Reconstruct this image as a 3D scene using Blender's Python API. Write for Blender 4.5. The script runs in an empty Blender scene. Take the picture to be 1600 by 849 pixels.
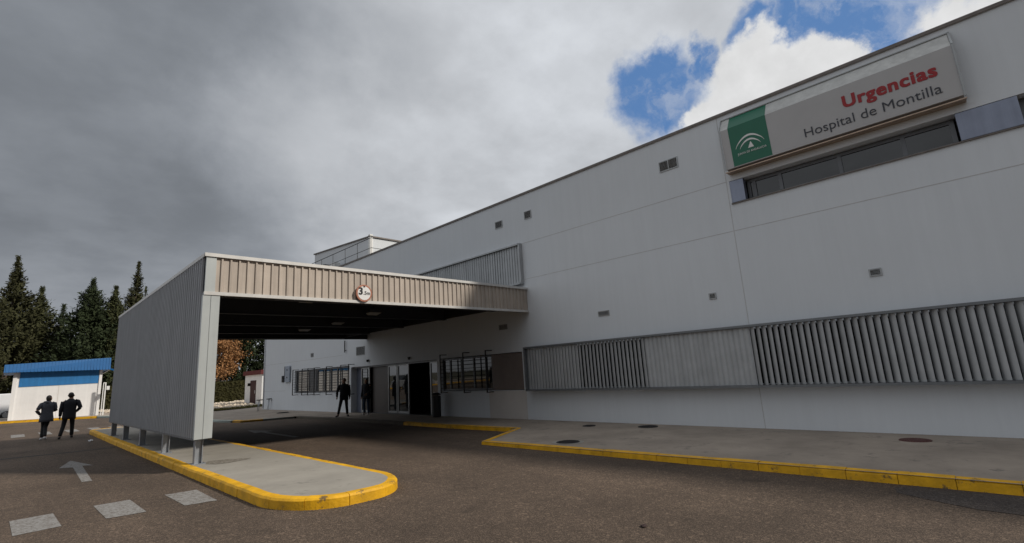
import bpy, bmesh, math, random
from mathutils import Vector, Matrix, noise as mnoise
random.seed(7)
C = bpy.context.scene.collection
S = 1.12            # layout unit -> metres
W = 11.515          # wall plane
# ------------------------------------------------------------------ helpers
def zt(x): return 0.15 + max(0.0, min(11.5, 11.5 - x)) * 0.0333     # paved level
def zr(x): return zt(x) - 0.13                                      # asphalt level
def zs(x, y):                                                       # pavement in front of the building
    kh = 0.12 if y < 1 else (0.075 if y > 8 else 0.12 - 0.045 * (y - 1) / 7)
    k = max(0, min(1, (x - 7.4) / 4.1))
    return zr(x) + kh * (1 - k) + 0.13 * k

class MB:
    def __init__(s): s.v = []; s.f = []; s.mi = []
    def add(s, vs, fs, mi=0):
        o = len(s.v); s.v += [tuple(a) for a in vs]
        for f in fs: s.f.append([i + o for i in f]); s.mi.append(mi)
    def box(s, x0, x1, y0, y1, z0, z1, mi=0, M=None):
        vs = [Vector(p) for p in ((x0,y0,z0),(x1,y0,z0),(x1,y1,z0),(x0,y1,z0),(x0,y0,z1),(x1,y0,z1),(x1,y1,z1),(x0,y1,z1))]
        if M: vs = [M @ p for p in vs]
        s.add(vs, [(0,3,2,1),(4,5,6,7),(0,1,5,4),(1,2,6,5),(2,3,7,6),(3,0,4,7)], mi)
    def bar(s, a, b, w, h, mi=0, up=(0,0,1)):
        a = Vector(a); b = Vector(b); d = (b - a).normalized(); up = Vector(up)
        if abs(d.dot(up)) > .99: up = Vector((0,1,0))
        r = d.cross(up).normalized(); u = r.cross(d).normalized(); r *= w/2; u *= h/2
        vs = [a-r-u, a+r-u, a+r+u, a-r+u, b-r-u, b+r-u, b+r+u, b-r+u]
        s.add(vs, [(0,3,2,1),(4,5,6,7),(0,1,5,4),(1,2,6,5),(2,3,7,6),(3,0,4,7)], mi)
    def tube(s, pts, rad, n=8, mi=0, cap=True):
        pts = [Vector(p) for p in pts]
        if not hasattr(rad, '__len__'): rad = [rad] * len(pts)
        vs = []
        for i, p in enumerate(pts):
            d = (pts[min(i+1, len(pts)-1)] - pts[max(i-1, 0)]).normalized()
            up = Vector((0,0,1)) if abs(d.z) < .9 else Vector((1,0,0))
            r = d.cross(up).normalized(); u = r.cross(d).normalized()
            for k in range(n):
                a = 2*math.pi*k/n; vs.append(p + (r*math.cos(a) + u*math.sin(a)) * rad[i])
        fs = []
        for i in range(len(pts)-1):
            for k in range(n):
                fs.append((i*n+k, i*n+(k+1)%n, (i+1)*n+(k+1)%n, (i+1)*n+k))
        if cap: fs.append(tuple(range(n-1,-1,-1))); fs.append(tuple((len(pts)-1)*n+k for k in range(n)))
        s.add(vs, fs, mi)
    def lathe(s, c, prof, n=20, mi=0, M=None):
        vs = []
        for r, z in prof:
            for k in range(n):
                a = 2*math.pi*k/n; p = Vector((r*math.cos(a), r*math.sin(a), z))
                if M: p = M @ p
                vs.append(Vector(c) + p)
        fs = []
        for i in range(len(prof)-1):
            for k in range(n): fs.append((i*n+k, i*n+(k+1)%n, (i+1)*n+(k+1)%n, (i+1)*n+k))
        fs.append(tuple(range(n-1,-1,-1))); fs.append(tuple((len(prof)-1)*n+k for k in range(n)))
        s.add(vs, fs, mi)
    def prism(s, prof, axis, a, b, mi=0):
        # prof: 2D points in the other two axes (in x,y,z order), extruded a..b along axis
        def P(q, t):
            if axis == 'x': return (t, q[0], q[1])
            if axis == 'y': return (q[0], t, q[1])
            return (q[0], q[1], t)
        n = len(prof); vs = [P(q, a) for q in prof] + [P(q, b) for q in prof]
        fs = [(i, (i+1)%n, n+(i+1)%n, n+i) for i in range(n)] + [tuple(range(n-1,-1,-1)), tuple(range(n, 2*n))]
        s.add(vs, fs, mi)
    def build(s, name, mats, parent=None, loc=None, smooth=False, scale=S, bevel=0, recalc=True):
        if not isinstance(mats, (list, tuple)): mats = [mats]
        base = Vector(parent['_o']) if parent is not None and '_o' in parent else Vector((0,0,0))
        me = bpy.data.meshes.new(name)
        org = base if parent is not None else (Vector(loc) if loc else Vector((0,0,0)))
        me.from_pydata([tuple((Vector(v) - org) * scale) for v in s.v], [], s.f)
        for m in mats: me.materials.append(m)
        me.polygons.foreach_set('material_index', s.mi)
        if recalc:
            bm = bmesh.new(); bm.from_mesh(me); bmesh.ops.recalc_face_normals(bm, faces=bm.faces); bm.to_mesh(me); bm.free()
        if smooth: me.polygons.foreach_set('use_smooth', [True]*len(me.polygons))
        o = bpy.data.objects.new(name, me); C.objects.link(o)
        if parent is not None:
            o.parent = parent; o['_o'] = tuple(org)
        elif loc: o.location = Vector(loc) * scale; o['_o'] = tuple(org)
        else: o['_o'] = (0.0,0.0,0.0)
        if bevel:
            b = o.modifiers.new('bevel', 'BEVEL'); b.width = bevel; b.segments = 2; b.limit_method = 'ANGLE'
        return o

def tag(o, label=None, cat=None, group=None, kind=None):
    if label: o['label'] = label
    if cat: o['category'] = cat
    if group: o['group'] = group
    if kind: o['kind'] = kind
    return o
def thing(name, label, cat, loc=(0,0,0), group=None):
    o = bpy.data.objects.new(name, None); C.objects.link(o); o.empty_display_size = .2
    o.location = Vector(loc) * S; o['_o'] = tuple(loc)
    return tag(o, label, cat, group)
def copy_tree(o, parent=None):
    c = o.copy(); C.objects.link(c)
    if parent is not None: c.parent = parent
    for ch in list(o.children): copy_tree(ch, c)
    return c

# ------------------------------------------------------------------ materials
def nm(name):
    m = bpy.data.materials.new(name); m.use_nodes = True
    nt = m.node_tree; return m, nt, nt.nodes['Principled BSDF']
def mat(name, col, rough=.7, var=.12, scale=3., metal=0., bump=0., bscale=60., streak=0., spec=.5, dirt=None):
    m, nt, b = nm(name); N = nt.nodes; L = nt.links
    b.inputs['Roughness'].default_value = rough; b.inputs['Metallic'].default_value = metal
    b.inputs['Specular IOR Level'].default_value = spec
    tc = N.new('ShaderNodeTexCoord')
    n1 = N.new('ShaderNodeTexNoise'); n1.inputs['Scale'].default_value = scale; n1.inputs['Detail'].default_value = 6; n1.inputs['Roughness'].default_value = .65
    L.new(tc.outputs['Object'], n1.inputs['Vector'])
    r = N.new('ShaderNodeMapRange'); r.inputs['From Min'].default_value = .3; r.inputs['From Max'].default_value = .7
    r.inputs['To Min'].default_value = 1 - var; r.inputs['To Max'].default_value = 1 + var
    L.new(n1.outputs['Fac'], r.inputs['Value'])
    last = r.outputs['Result']
    if streak:
        mp = N.new('ShaderNodeMapping'); mp.inputs['Scale'].default_value = (2.2, 2.2, .12); L.new(tc.outputs['Object'], mp.inputs['Vector'])
        n2 = N.new('ShaderNodeTexNoise'); n2.inputs['Scale'].default_value = 2.5; n2.inputs['Detail'].default_value = 8; n2.inputs['Roughness'].default_value = .7
        L.new(mp.outputs['Vector'], n2.inputs['Vector'])
        r2 = N.new('ShaderNodeMapRange'); r2.inputs['From Min'].default_value = .35; r2.inputs['From Max'].default_value = .65
        r2.inputs['To Min'].default_value = 1 - streak; r2.inputs['To Max'].default_value = 1 + streak*.4
        L.new(n2.outputs['Fac'], r2.inputs['Value'])
        mu = N.new('ShaderNodeMath'); mu.operation = 'MULTIPLY'; L.new(last, mu.inputs[0]); L.new(r2.outputs['Result'], mu.inputs[1]); last = mu.outputs[0]
    vm = N.new('ShaderNodeVectorMath'); vm.operation = 'SCALE'; vm.inputs[0].default_value = col[:3]
    L.new(last, vm.inputs['Scale'])
    out = vm.outputs['Vector']
    if dirt:   # (colour, threshold, scale)
        n3 = N.new('ShaderNodeTexNoise'); n3.inputs['Scale'].default_value = dirt[2]; n3.inputs['Detail'].default_value = 8; n3.inputs['Roughness'].default_value = .75
        L.new(tc.outputs['Object'], n3.inputs['Vector'])
        r3 = N.new('ShaderNodeMapRange'); r3.inputs['From Min'].default_value = dirt[1]; r3.inputs['From Max'].default_value = dirt[1] + .08
        L.new(n3.outputs['Fac'], r3.inputs['Value'])
        mx = N.new('ShaderNodeMix'); mx.data_type = 'RGBA'; L.new(r3.outputs['Result'], mx.inputs[0]); L.new(out, mx.inputs[6]); mx.inputs[7].default_value = (*dirt[0], 1)
        out = mx.outputs[2]
    L.new(out, b.inputs['Base Color'])
    if bump:
        nb = N.new('ShaderNodeTexNoise'); nb.inputs['Scale'].default_value = bscale; nb.inputs['Detail'].default_value = 4
        L.new(tc.outputs['Object'], nb.inputs['Vector'])
        bp = N.new('ShaderNodeBump'); bp.inputs['Strength'].default_value = bump; bp.inputs['Distance'].default_value = .01
        L.new(nb.outputs['Fac'], bp.inputs['Height']); L.new(bp.outputs['Normal'], b.inputs['Normal'])
    return m

def asphalt(name, c1, c2, stains=True):
    m, nt, b = nm(name); N = nt.nodes; L = nt.links
    b.inputs['Roughness'].default_value = .88; b.inputs['Specular IOR Level'].default_value = .35
    tc = N.new('ShaderNodeTexCoord'); O = tc.outputs['Object']
    vo = N.new('ShaderNodeTexVoronoi'); vo.inputs['Scale'].default_value = 100; L.new(O, vo.inputs['Vector'])
    sp = N.new('ShaderNodeSeparateColor'); L.new(vo.outputs['Color'], sp.inputs[0])
    vo2 = N.new('ShaderNodeTexVoronoi'); vo2.inputs['Scale'].default_value = 38; L.new(O, vo2.inputs['Vector'])
    sp2 = N.new('ShaderNodeSeparateColor'); L.new(vo2.outputs['Color'], sp2.inputs[0])
    a = N.new('ShaderNodeMath'); a.operation = 'POWER'; L.new(sp.outputs[0], a.inputs[0]); a.inputs[1].default_value = 3.2
    a2 = N.new('ShaderNodeMath'); a2.operation = 'POWER'; L.new(sp2.outputs[1], a2.inputs[0]); a2.inputs[1].default_value = 14
    ad = N.new('ShaderNodeMath'); ad.operation = 'MAXIMUM'; L.new(a.outputs[0], ad.inputs[0]); L.new(a2.outputs[0], ad.inputs[1])
    mx = N.new('ShaderNodeMix'); mx.data_type = 'RGBA'; L.new(ad.outputs[0], mx.inputs[0]); mx.inputs[6].default_value = (*c1, 1); mx.inputs[7].default_value = (*c2, 1)
    n1 = N.new('ShaderNodeTexNoise'); n1.inputs['Scale'].default_value = .35; n1.inputs['Detail'].default_value = 7; n1.inputs['Roughness'].default_value = .6; L.new(O, n1.inputs['Vector'])
    r = N.new('ShaderNodeMapRange'); r.inputs['From Min'].default_value = .3; r.inputs['From Max'].default_value = .7; r.inputs['To Min'].default_value = .7; r.inputs['To Max'].default_value = 1.24
    L.new(n1.outputs['Fac'], r.inputs['Value'])
    n2 = N.new('ShaderNodeTexNoise'); n2.inputs['Scale'].default_value = 5; n2.inputs['Detail'].default_value = 6; n2.inputs['Roughness'].default_value = .7; L.new(O, n2.inputs['Vector'])
    r2 = N.new('ShaderNodeMapRange'); r2.inputs['From Min'].default_value = .3; r2.inputs['From Max'].default_value = .7; r2.inputs['To Min'].default_value = .86; r2.inputs['To Max'].default_value = 1.12
    L.new(n2.outputs['Fac'], r2.inputs['Value'])
    mu = N.new('ShaderNodeMath'); mu.operation = 'MULTIPLY'; L.new(r.outputs[0], mu.inputs[0]); L.new(r2.outputs[0], mu.inputs[1])
    # tyre tracks: soft darker bands running along the driving direction
    sx = N.new('ShaderNodeSeparateXYZ'); L.new(O, sx.inputs[0])
    wv = N.new('ShaderNodeTexNoise'); wv.noise_dimensions = '3D'; wv.inputs['Scale'].default_value = .8; wv.inputs['Detail'].default_value = 3
    mp = N.new('ShaderNodeMapping'); mp.inputs['Scale'].default_value = (1.6, .06, 1); L.new(O, mp.inputs['Vector']); L.new(mp.outputs[0], wv.inputs['Vector'])
    r3 = N.new('ShaderNodeMapRange'); r3.inputs['From Min'].default_value = .35; r3.inputs['From Max'].default_value = .65; r3.inputs['To Min'].default_value = .88; r3.inputs['To Max'].default_value = 1.06
    L.new(wv.outputs['Fac'], r3.inputs['Value'])
    n5 = N.new('ShaderNodeTexNoise'); n5.inputs['Scale'].default_value = 1.15; n5.inputs['Detail'].default_value = 5; n5.inputs['Roughness'].default_value = .6; n5.inputs['Distortion'].default_value = .6; L.new(O, n5.inputs['Vector'])
    r5 = N.new('ShaderNodeMapRange'); r5.inputs['From Min'].default_value = .6; r5.inputs['From Max'].default_value = .72; r5.inputs['To Min'].default_value = 1; r5.inputs['To Max'].default_value = .66
    L.new(n5.outputs['Fac'], r5.inputs['Value'])
    mu5 = N.new('ShaderNodeMath'); mu5.operation = 'MULTIPLY'; L.new(mu.outputs[0], mu5.inputs[0]); L.new(r5.outputs[0], mu5.inputs[1]); mu = mu5
    mu2 = N.new('ShaderNodeMath'); mu2.operation = 'MULTIPLY'; L.new(mu.outputs[0], mu2.inputs[0]); L.new(r3.outputs[0], mu2.inputs[1])
    vm = N.new('ShaderNodeVectorMath'); vm.operation = 'SCALE'; L.new(mx.outputs[2], vm.inputs[0]); L.new(mu2.outputs[0], vm.inputs['Scale'])
    L.new(vm.outputs[0], b.inputs['Base Color'])
    bp = N.new('ShaderNodeBump'); bp.inputs['Strength'].default_value = .5; bp.inputs['Distance'].default_value = .008
    L.new(vo.outputs['Distance'], bp.inputs['Height']); L.new(bp.outputs[0], b.inputs['Normal'])
    return m

def worn_paint(name, col, base, thr):
    m, nt, b = nm(name); N = nt.nodes; L = nt.links
    b.inputs['Roughness'].default_value = .8
    tc = N.new('ShaderNodeTexCoord'); O = tc.outputs['Object']
    n = N.new('ShaderNodeTexNoise'); n.inputs['Scale'].default_value = 22; n.inputs['Detail'].default_value = 8; n.inputs['Roughness'].default_value = .8; L.new(O, n.inputs['Vector'])
    r = N.new('ShaderNodeMapRange'); r.inputs['From Min'].default_value = thr - .07; r.inputs['From Max'].default_value = thr + .07; L.new(n.outputs['Fac'], r.inputs['Value'])
    mx = N.new('ShaderNodeMix'); mx.data_type = 'RGBA'; L.new(r.outputs[0], mx.inputs[0]); mx.inputs[6].default_value = (*col, 1); mx.inputs[7].default_value = (*base, 1)
    L.new(mx.outputs[2], b.inputs['Base Color'])
    return m

M = {}
M['asphalt'] = asphalt('asphalt', (.066, .047, .034), (.2, .145, .105))
M['patch'] = asphalt('asphalt_patch', (.045, .036, .032), (.13, .11, .1))
M['tar'] = mat('tar', (.03, .028, .026), .8, .2, 8)
M['pave'] = mat('pavement_concrete', (.31, .26, .212), .85, .22, .9, bump=.25, bscale=90, dirt=((.19, .165, .14), .57, 2.6))
M['island'] = mat('island_concrete', (.30, .278, .24), .85, .12, 1.6, bump=.2, bscale=70, dirt=((.2, .185, .16), .6, 3))
M['yellow'] = mat('yellow_kerb_paint', (.72, .38, .004), .62, .24, 4, bump=.6, bscale=25, dirt=((.16, .1, .035), .575, 5))
M['kerb'] = mat('kerb_concrete', (.36, .41, .38), .85, .12, 4)
M['kerbdark'] = mat('dark_kerb_concrete', (.1, .085, .065), .85, .2, 4)  # darker concrete tone for the kerb stretch without yellow paint
M['mark'] = worn_paint('road_marking_paint', (.27, .262, .25), (.115, .095, .078), .53)
M['soil'] = mat('soil', (.075, .07, .04), .95, .3, 1.2, bump=.6, bscale=8)
M['grass'] = mat('grass_verge', (.12, .105, .03), .95, .35, 5)
M['rock'] = mat('pale_rock', (.55, .47, .37), .9, .25, 4)
M['wall'] = mat('white_render', (.67, .7, .728), .82, .03, .35, bump=.08, bscale=120, streak=.028)
M['joint'] = mat('wall_joint', (.52, .52, .52), .9, .1, 3)
M['beige'] = mat('beige_render', (.6, .565, .53), .85, .05, 1)
M['coping'] = mat('coping_metal', (.15, .13, .118), .5, .2, 5, metal=.3)
M['roofing'] = mat('roof_gravel', (.3, .29, .27), .9, .2, 3)
M['louver'] = mat('louver_metal', (.42, .435, .445), .5, .1, 2.5, metal=.35, streak=.12)
M['louver_frame'] = mat('louver_frame_metal', (.17, .18, .19), .45, .1, 3, metal=.5)
M['dark'] = mat('dark_void', (.012, .012, .013), .9, .1, 2)
M['panelgrey'] = mat('grey_panel', (.44, .455, .475), .5, .06, 2, metal=.25, streak=.12, dirt=((.25, .26, .27), .72, 4))
M['edgegrey'] = mat('grey_edge_panel', (.46, .49, .49), .45, .06, 2, metal=.2, streak=.08)
M['fascia'] = mat('beige_fascia', (.48, .415, .355), .5, .12, 1.1, metal=.15, streak=.2, dirt=((.62, .57, .53), .69, 3))
M['trim'] = mat('light_trim', (.6, .59, .57), .45, .1, 4, metal=.3)
M['steel'] = mat('galvanised_steel', (.34, .36, .39), .45, .15, 6, metal=.6)
M['darksteel'] = mat('dark_steel', (.03, .03, .032), .6, .2, 4, metal=.3)
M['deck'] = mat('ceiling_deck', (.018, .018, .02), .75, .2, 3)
M['rust'] = mat('rusty_plate', (.075, .045, .032), .8, .3, 10)
M['cover'] = mat('cast_iron', (.035, .033, .033), .75, .25, 14, metal=.3, bump=.8, bscale=60)
M['redcover'] = mat('red_brown_cover', (.09, .032, .028), .75, .25, 10)
M['alu'] = mat('door_aluminium', (.33, .34, .34), .4, .06, 3, metal=.6)
M['bluemetal'] = mat('blue_grey_panel', (.235, .26, .33), .38, .08, 2, metal=.5, streak=.12)
M['winframe'] = mat('window_frame_metal', (.13, .133, .14), .45, .08, 3, metal=.4)
M['brown'] = mat('brown_panel', (.16, .125, .108), .5, .1, 2)
M['entrybrown'] = mat('entry_brown_panel', (.045, .036, .032), .4, .12, 2)
M['black'] = mat('black_metal', (.012, .012, .013), .45, .1, 4)
M['tile'] = mat('entry_floor_tile', (.05, .05, .05), .35, .2, 3)
M['signface'] = mat('sign_face_grey', (.46, .455, .455), .5, .04, 1.5)
M['signtop'] = mat('sign_top_grey', (.52, .52, .5), .65, .16, 5, dirt=((.4, .4, .37), .6, 6))
M['green'] = mat('sign_green', (.002, .13, .07), .4, .05, 2)
M['red'] = mat('sign_red', (.33, .008, .012), .45, .05, 2)
M['letter'] = mat('sign_grey_letter', (.035, .038, .05), .5, .05, 2)
M['whitepaint'] = mat('white_paint', (.8, .8, .78), .5, .04, 2)
M['bronze'] = mat('bronze_trim', (.38, .28, .21), .4, .15, 4, metal=.5)
M['kwhite'] = mat('kiosk_white', (.8, .79, .78), .7, .05, 1.2, streak=.05)
M['kblue'] = mat('kiosk_blue', (.03, .2, .48), .5, .1, 1.5, streak=.15)
M['kroof'] = mat('kiosk_roof_blue', (.006, .115, .33), .45, .08, 2)
M['hutred'] = mat('hut_red', (.11, .015, .015), .7, .1, 3)
M['hutdoor'] = mat('hut_door_red', (.045, .012, .014), .6, .1, 3)
M['conifer'] = mat('conifer_foliage', (.046, .051, .02), .85, .6, .9, spec=.2)
M['conifer2'] = mat('conifer_foliage_brown', (.046, .047, .02), .85, .6, .9, spec=.2)
M['conifer3'] = mat('conifer_foliage_dark', (.03, .041, .018), .85, .6, .9, spec=.2)
M['hedge'] = mat('hedge_leaves', (.038, .036, .012), .85, .5, 2, spec=.2)
M['autumn'] = mat('autumn_leaves', (.34, .175, .075), .75, .45, 2.5, spec=.2)
M['bark'] = mat('bark', (.085, .065, .048), .9, .3, 6, bump=.8, bscale=20)
M['skin'] = mat('skin', (.36, .2, .13), .55, .05, 6)
M['hairdark'] = mat('dark_hair', (.018, .013, .011), .6, .2, 20)
M['jacketgrey'] = mat('grey_jacket', (.075, .08, .095), .85, .15, 12, bump=.4, bscale=30)
M['coatblack'] = mat('black_coat', (.012, .013, .018), .85, .15, 12, bump=.4, bscale=30)
M['trouserblack'] = mat('black_trousers', (.01, .01, .012), .85, .15, 12)
M['jeans'] = mat('blue_jeans', (.03, .055, .1), .85, .15, 12)
M['shoewhite'] = mat('white_shoe', (.75, .75, .76), .6, .05, 8)
M['shoeblack'] = mat('black_shoe', (.01, .01, .011), .4, .05, 8)
M['vanwhite'] = mat('van_white', (.75, .76, .78), .3, .03, 2)
M['carsilver'] = mat('car_silver', (.5, .52, .54), .28, .03, 2, metal=.6)
M['tyre'] = mat('tyre', (.015, .015, .015), .8, .1, 5)
M['rim'] = mat('rim', (.4, .4, .42), .35, .05, 5, metal=.8)
M['lens'] = mat('lamp_lens', (.35, .35, .33), .3, .05, 5)
M['litter'] = mat('litter_paper', (.75, .76, .78), .7, .05, 9)
M['leaf'] = mat('dead_leaf', (.03, .014, .012), .8, .2, 9)
M['coastred'] = mat('faded_red_ring', (.42, .17, .105), .5, .15, 14)
M['infoblue'] = mat('info_panel_grey', (.3, .35, .42), .4, .06, 3)
def glass(name, col, rough=.03, spec=.9):
    m, nt, b = nm(name); N = nt.nodes; L = nt.links
    b.inputs['Roughness'].default_value = rough
    b.inputs['IOR'].default_value = 1.6; b.inputs['Specular IOR Level'].default_value = spec
    tc = N.new('ShaderNodeTexCoord'); n = N.new('ShaderNodeTexNoise'); n.inputs['Scale'].default_value = 1.7; n.inputs['Detail'].default_value = 2
    L.new(tc.outputs['Object'], n.inputs['Vector'])
    vm = N.new('ShaderNodeVectorMath'); vm.operation = 'SCALE'; vm.inputs[0].default_value = col; L.new(n.outputs['Fac'], vm.inputs['Scale']); L.new(vm.outputs[0], b.inputs['Base Color'])
    bp = N.new('ShaderNodeBump'); bp.inputs['Strength'].default_value = .03; bp.inputs['Distance'].default_value = .02; L.new(n.outputs['Fac'], bp.inputs['Height']); L.new(bp.outputs[0], b.inputs['Normal'])
    return m
M['gravel'] = mat('gravel', (.1, .08, .06), .9, .5, 40)
M['stain'] = worn_paint('stained_concrete', (.11,.09,.065), (.29,.268,.23), .5)
M['glass'] = glass('window_glass', (.012, .015, .016), .03, .55)
M['glasslow'] = glass('mirror_glass', (.05, .055, .06), .02, 1.0)

# ------------------------------------------------------------------ ground
def sheet(name, poly, m, zf, kind='structure', cuts=(0.0, 11.5), ycuts=()):
    bm = bmesh.new()
    f = bm.faces.new([bm.verts.new((x, y, 0)) for x, y in poly])
    for cx in cuts:
        bmesh.ops.bisect_plane(bm, geom=bm.verts[:]+bm.edges[:]+bm.faces[:], plane_co=(cx,0,0), plane_no=(1,0,0))
    for cy in ycuts:
        bmesh.ops.bisect_plane(bm, geom=bm.verts[:]+bm.edges[:]+bm.faces[:], plane_co=(0,cy,0), plane_no=(0,1,0))
    bmesh.ops.triangulate(bm, faces=bm.faces[:])
    for v in bm.verts: v.co = Vector((v.co.x, v.co.y, zf(v.co.x, v.co.y))) * S
    bmesh.ops.recalc_face_normals(bm, faces=bm.faces)
    me = bpy.data.meshes.new(name); bm.to_mesh(me); bm.free(); me.materials.append(m)
    if len(me.polygons) and sum(p.normal.z for p in me.polygons) < 0: me.flip_normals()
    o = bpy.data.objects.new(name, me); C.objects.link(o)
    if kind: o['kind'] = kind
    return o
sheet('ground', [(-500,-80),(500,-80),(500,700),(-500,700)], M['soil'], lambda x, y: zr(x) - .03)
sheet('road', [(-40,-30),(15,-30),(15,40),(7,50),(-40,50)], M['asphalt'], lambda x, y: zr(x))
# pavement along the building, wrapping to the far side
PV = [(7.42,-14),(7.42,8.3),(9.56,9.3),(9.45,12),(9.62,18),(9.5,23.35),(7.15,23.65),(6.75,25.5),(6.6,33),(6.3,40),(14,44),(14,34),(11.6,34),(11.6,-14)]
sheet('pavement', PV, M['pave'], lambda x, y: (zs(x, y) if y < 12 else zr(x) + .075 + .055*max(0,min(1,(x-7.4)/4.1))) - .004, ycuts=(1, 4, 8, 12))
KP = [(-30,46),(-12,42.8),(-.13,42.3),(2.41,42.0),(4.24,41.1),(5.2,38.9),(6.3,38.0),(6.3,48),(-30,60)]
sheet('far_pavement', KP, M['pave'], lambda x, y: zt(x) - .004)

def kerb(path, m, zbase, h, w=.14, block=.52, jitter=.004, closed=False, name='kerb'):
    """blocks swept along a path; the paved side lies to the left of the direction of travel"""
    mb = MB()
    pts = [Vector((*p, 0)) for p in path]
    if closed: pts.append(pts[0])
    L = [0]
    for i in range(1, len(pts)): L.append(L[-1] + (pts[i]-pts[i-1]).length)
    def at(s):
        for i in range(1, len(L)):
            if s <= L[i] or i == len(L)-1:
                t = (s - L[i-1]) / max(1e-6, L[i]-L[i-1]); p = pts[i-1].lerp(pts[i], t); d = (pts[i]-pts[i-1]).normalized(); return p, d
    def nrm(s):
        e = .12
        if closed: a, _ = at((s-e) % L[-1]); b, _ = at((s+e) % L[-1])
        else: a, _ = at(max(0, s-e)); b, _ = at(min(L[-1], s+e))
        d = (b-a).normalized(); return Vector((-d.y, d.x, 0))
    n = max(1, round(L[-1]/block)); bl = L[-1]/n
    for k in range(n):
        s0 = k*bl + .003; s1 = (k+1)*bl - .003; dz = random.uniform(-1,1)*jitter; dx = random.uniform(-1,1)*jitter
        ss = sorted(set([s0, s1] + [l for l in L if s0 < l < s1] + [s0+(s1-s0)*j/6 for j in range(7)]))
        vs = []
        for s in ss:
            p, _ = at(s); q = nrm(s); hh = h(p.x, p.y) if callable(h) else h
            zb = zbase(p.x)
            for off, z in ((dx,-.06),(dx+.004,hh-.028),(dx+.024,hh-.004),(.05,hh),(w,hh),(w,-.06)):
                vs.append((p.x+q.x*off, p.y+q.y*off, zb+z+(dz if z > 0 else 0)))
        fs = []
        for i in range(len(ss)-1):
            for j in range(6): fs.append((i*6+j, i*6+(j+1)%6, (i+1)*6+(j+1)%6, (i+1)*6+j))
        fs.append((0,1,2,3,4,5)); fs.append(tuple((len(ss)-1)*6+j for j in (5,4,3,2,1,0)))
        mb.add(vs, fs)
    o = mb.build(name, m); o['kind'] = 'structure'; return o

# island under the canopy: counter-clockwise outline (inside on the left)
def arc(cx, cy, r, a0, a1, n, ry=None):
    return [(cx+r*math.cos(math.radians(a0+(a1-a0)*i/n)), cy+(ry or r)*math.sin(math.radians(a0+(a1-a0)*i/n))) for i in range(n+1)]
ISL = [(2.29, 24.6),(2.27, 18),(2.26, 10)] + arc(3.0, 6.75, .74, 180, 270, 18, 1.02) + arc(3.25, 6.73, .8, 270, 360, 18, 1.0)[1:] + [(4.07, 12),(4.02, 24.6)] + arc(3.15, 24.6, .87, 0, 180, 12, .9)[1:-1]
kerb(ISL, M['yellow'], zr, .13, closed=True)
def inset(poly, d):
    out = []; n = len(poly)
    for i in range(n):
        a = Vector(poly[i-1]); b = Vector(poly[(i+1) % n]); t = (b-a).normalized(); out.append((poly[i][0]-t.y*d, poly[i][1]+t.x*d))
    return out
sheet('island_paving', inset(ISL, .13), M['island'], lambda x, y: zt(x)-.006)
kh = lambda x, y: zs(7.42, y) - zr(7.42) if y < 12 else .075 + .055*max(0,min(1,(x-7.4)/4.1))
# path reversed so that the pavement lies on the left
khf = lambda x, y: max(.07, (zs(x,y) if y < 12 else zr(x)+.075+.055*max(0,min(1,(x-7.4)/4.1))) - zr(x))
kerb([(9.52,14.6),(9.45,12),(9.56,9.3),(7.42,8.3),(7.42,-14)], M['yellow'], zr, khf, w=.15)
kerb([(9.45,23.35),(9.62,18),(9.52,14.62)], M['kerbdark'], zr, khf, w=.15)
kerb([(7.05,24.3),(7.2,23.7),(8.1,23.6)][::1], M['yellow'], zr, .09)
kerb([(6.3,38.0),(6.6,33),(6.75,25.5),(7.03,24.4)], M['kerb'], zr, .09)
kerb([(8.1,23.6),(9.4,23.42)], M['kerb'], zr, .09)
kerb([(-30,46),(-12,42.8),(-.13,42.3),(2.41,42.0),(4.1,41.15)], M['yellow'], zr, .13)
kerb([(4.12,41.13),(5.2,38.9),(6.3,38.0)], M['kerb'], zr, .13)

def marking(poly, m='mark', off=.004, name='road_marking'):
    q = []
    for x, y in poly:
        k = (1.8-zr(x))/(1.8-.323) if x < 2.4 else 1
        q.append((x*k, y*k))
    return sheet(name, q, M[m], lambda x, y: zr(x)+off)
marking([(.17,8.97),(.56,8.93),(.585,7.98),(.19,7.98)])
marking([(.95,8.91),(1.33,8.85),(1.345,7.78),(.97,7.86)])
marking([(1.7,8.7),(2.07,8.62),(2.06,7.55),(1.72,7.66)])
marking([(.9,14.2),(1.16,15.45),(1.41,13.85),(1.25,14.03),(1.17,11.42),(1.04,11.5),(1.1,13.97)])
for q in ([(.27,29.6),(.66,29.4),(.645,27.4),(.26,27.44)], [(1.06,29.5),(1.42,29.4),(1.42,27.2),(1.08,27.4)], [(1.87,29.3),(2.25,29.2),(2.24,27.28),(1.88,27.3)], [(2.62,29.3),(3.0,29.2),(2.97,27.2),(2.63,27.3)], [(3.33,29.2),(3.75,29.1),(3.72,27.1),(3.35,27.2)]):
    marking(q)
marking([(5.98,18.9),(5.72,17.4),(5.93,17.45),(5.85,14.55),(6.02,14.6),(6.1,17.5),(6.4,17.6)])
marking([(-3,18.35),(.03,18.35),(.72,18.05),(1.44,17.75),(2.2,17.64),(2.2,17.5),(1.44,17.58),(.72,17.87),(.03,18.15),(-3,18.2)], 'tar')
marking([(6.93,.95),(6.72,.62),(6.55,.3),(6.5,-.3),(6.7,-1.6),(7.4,-1.8),(7.4,.8),(7.2,1.0)], 'patch')

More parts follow.
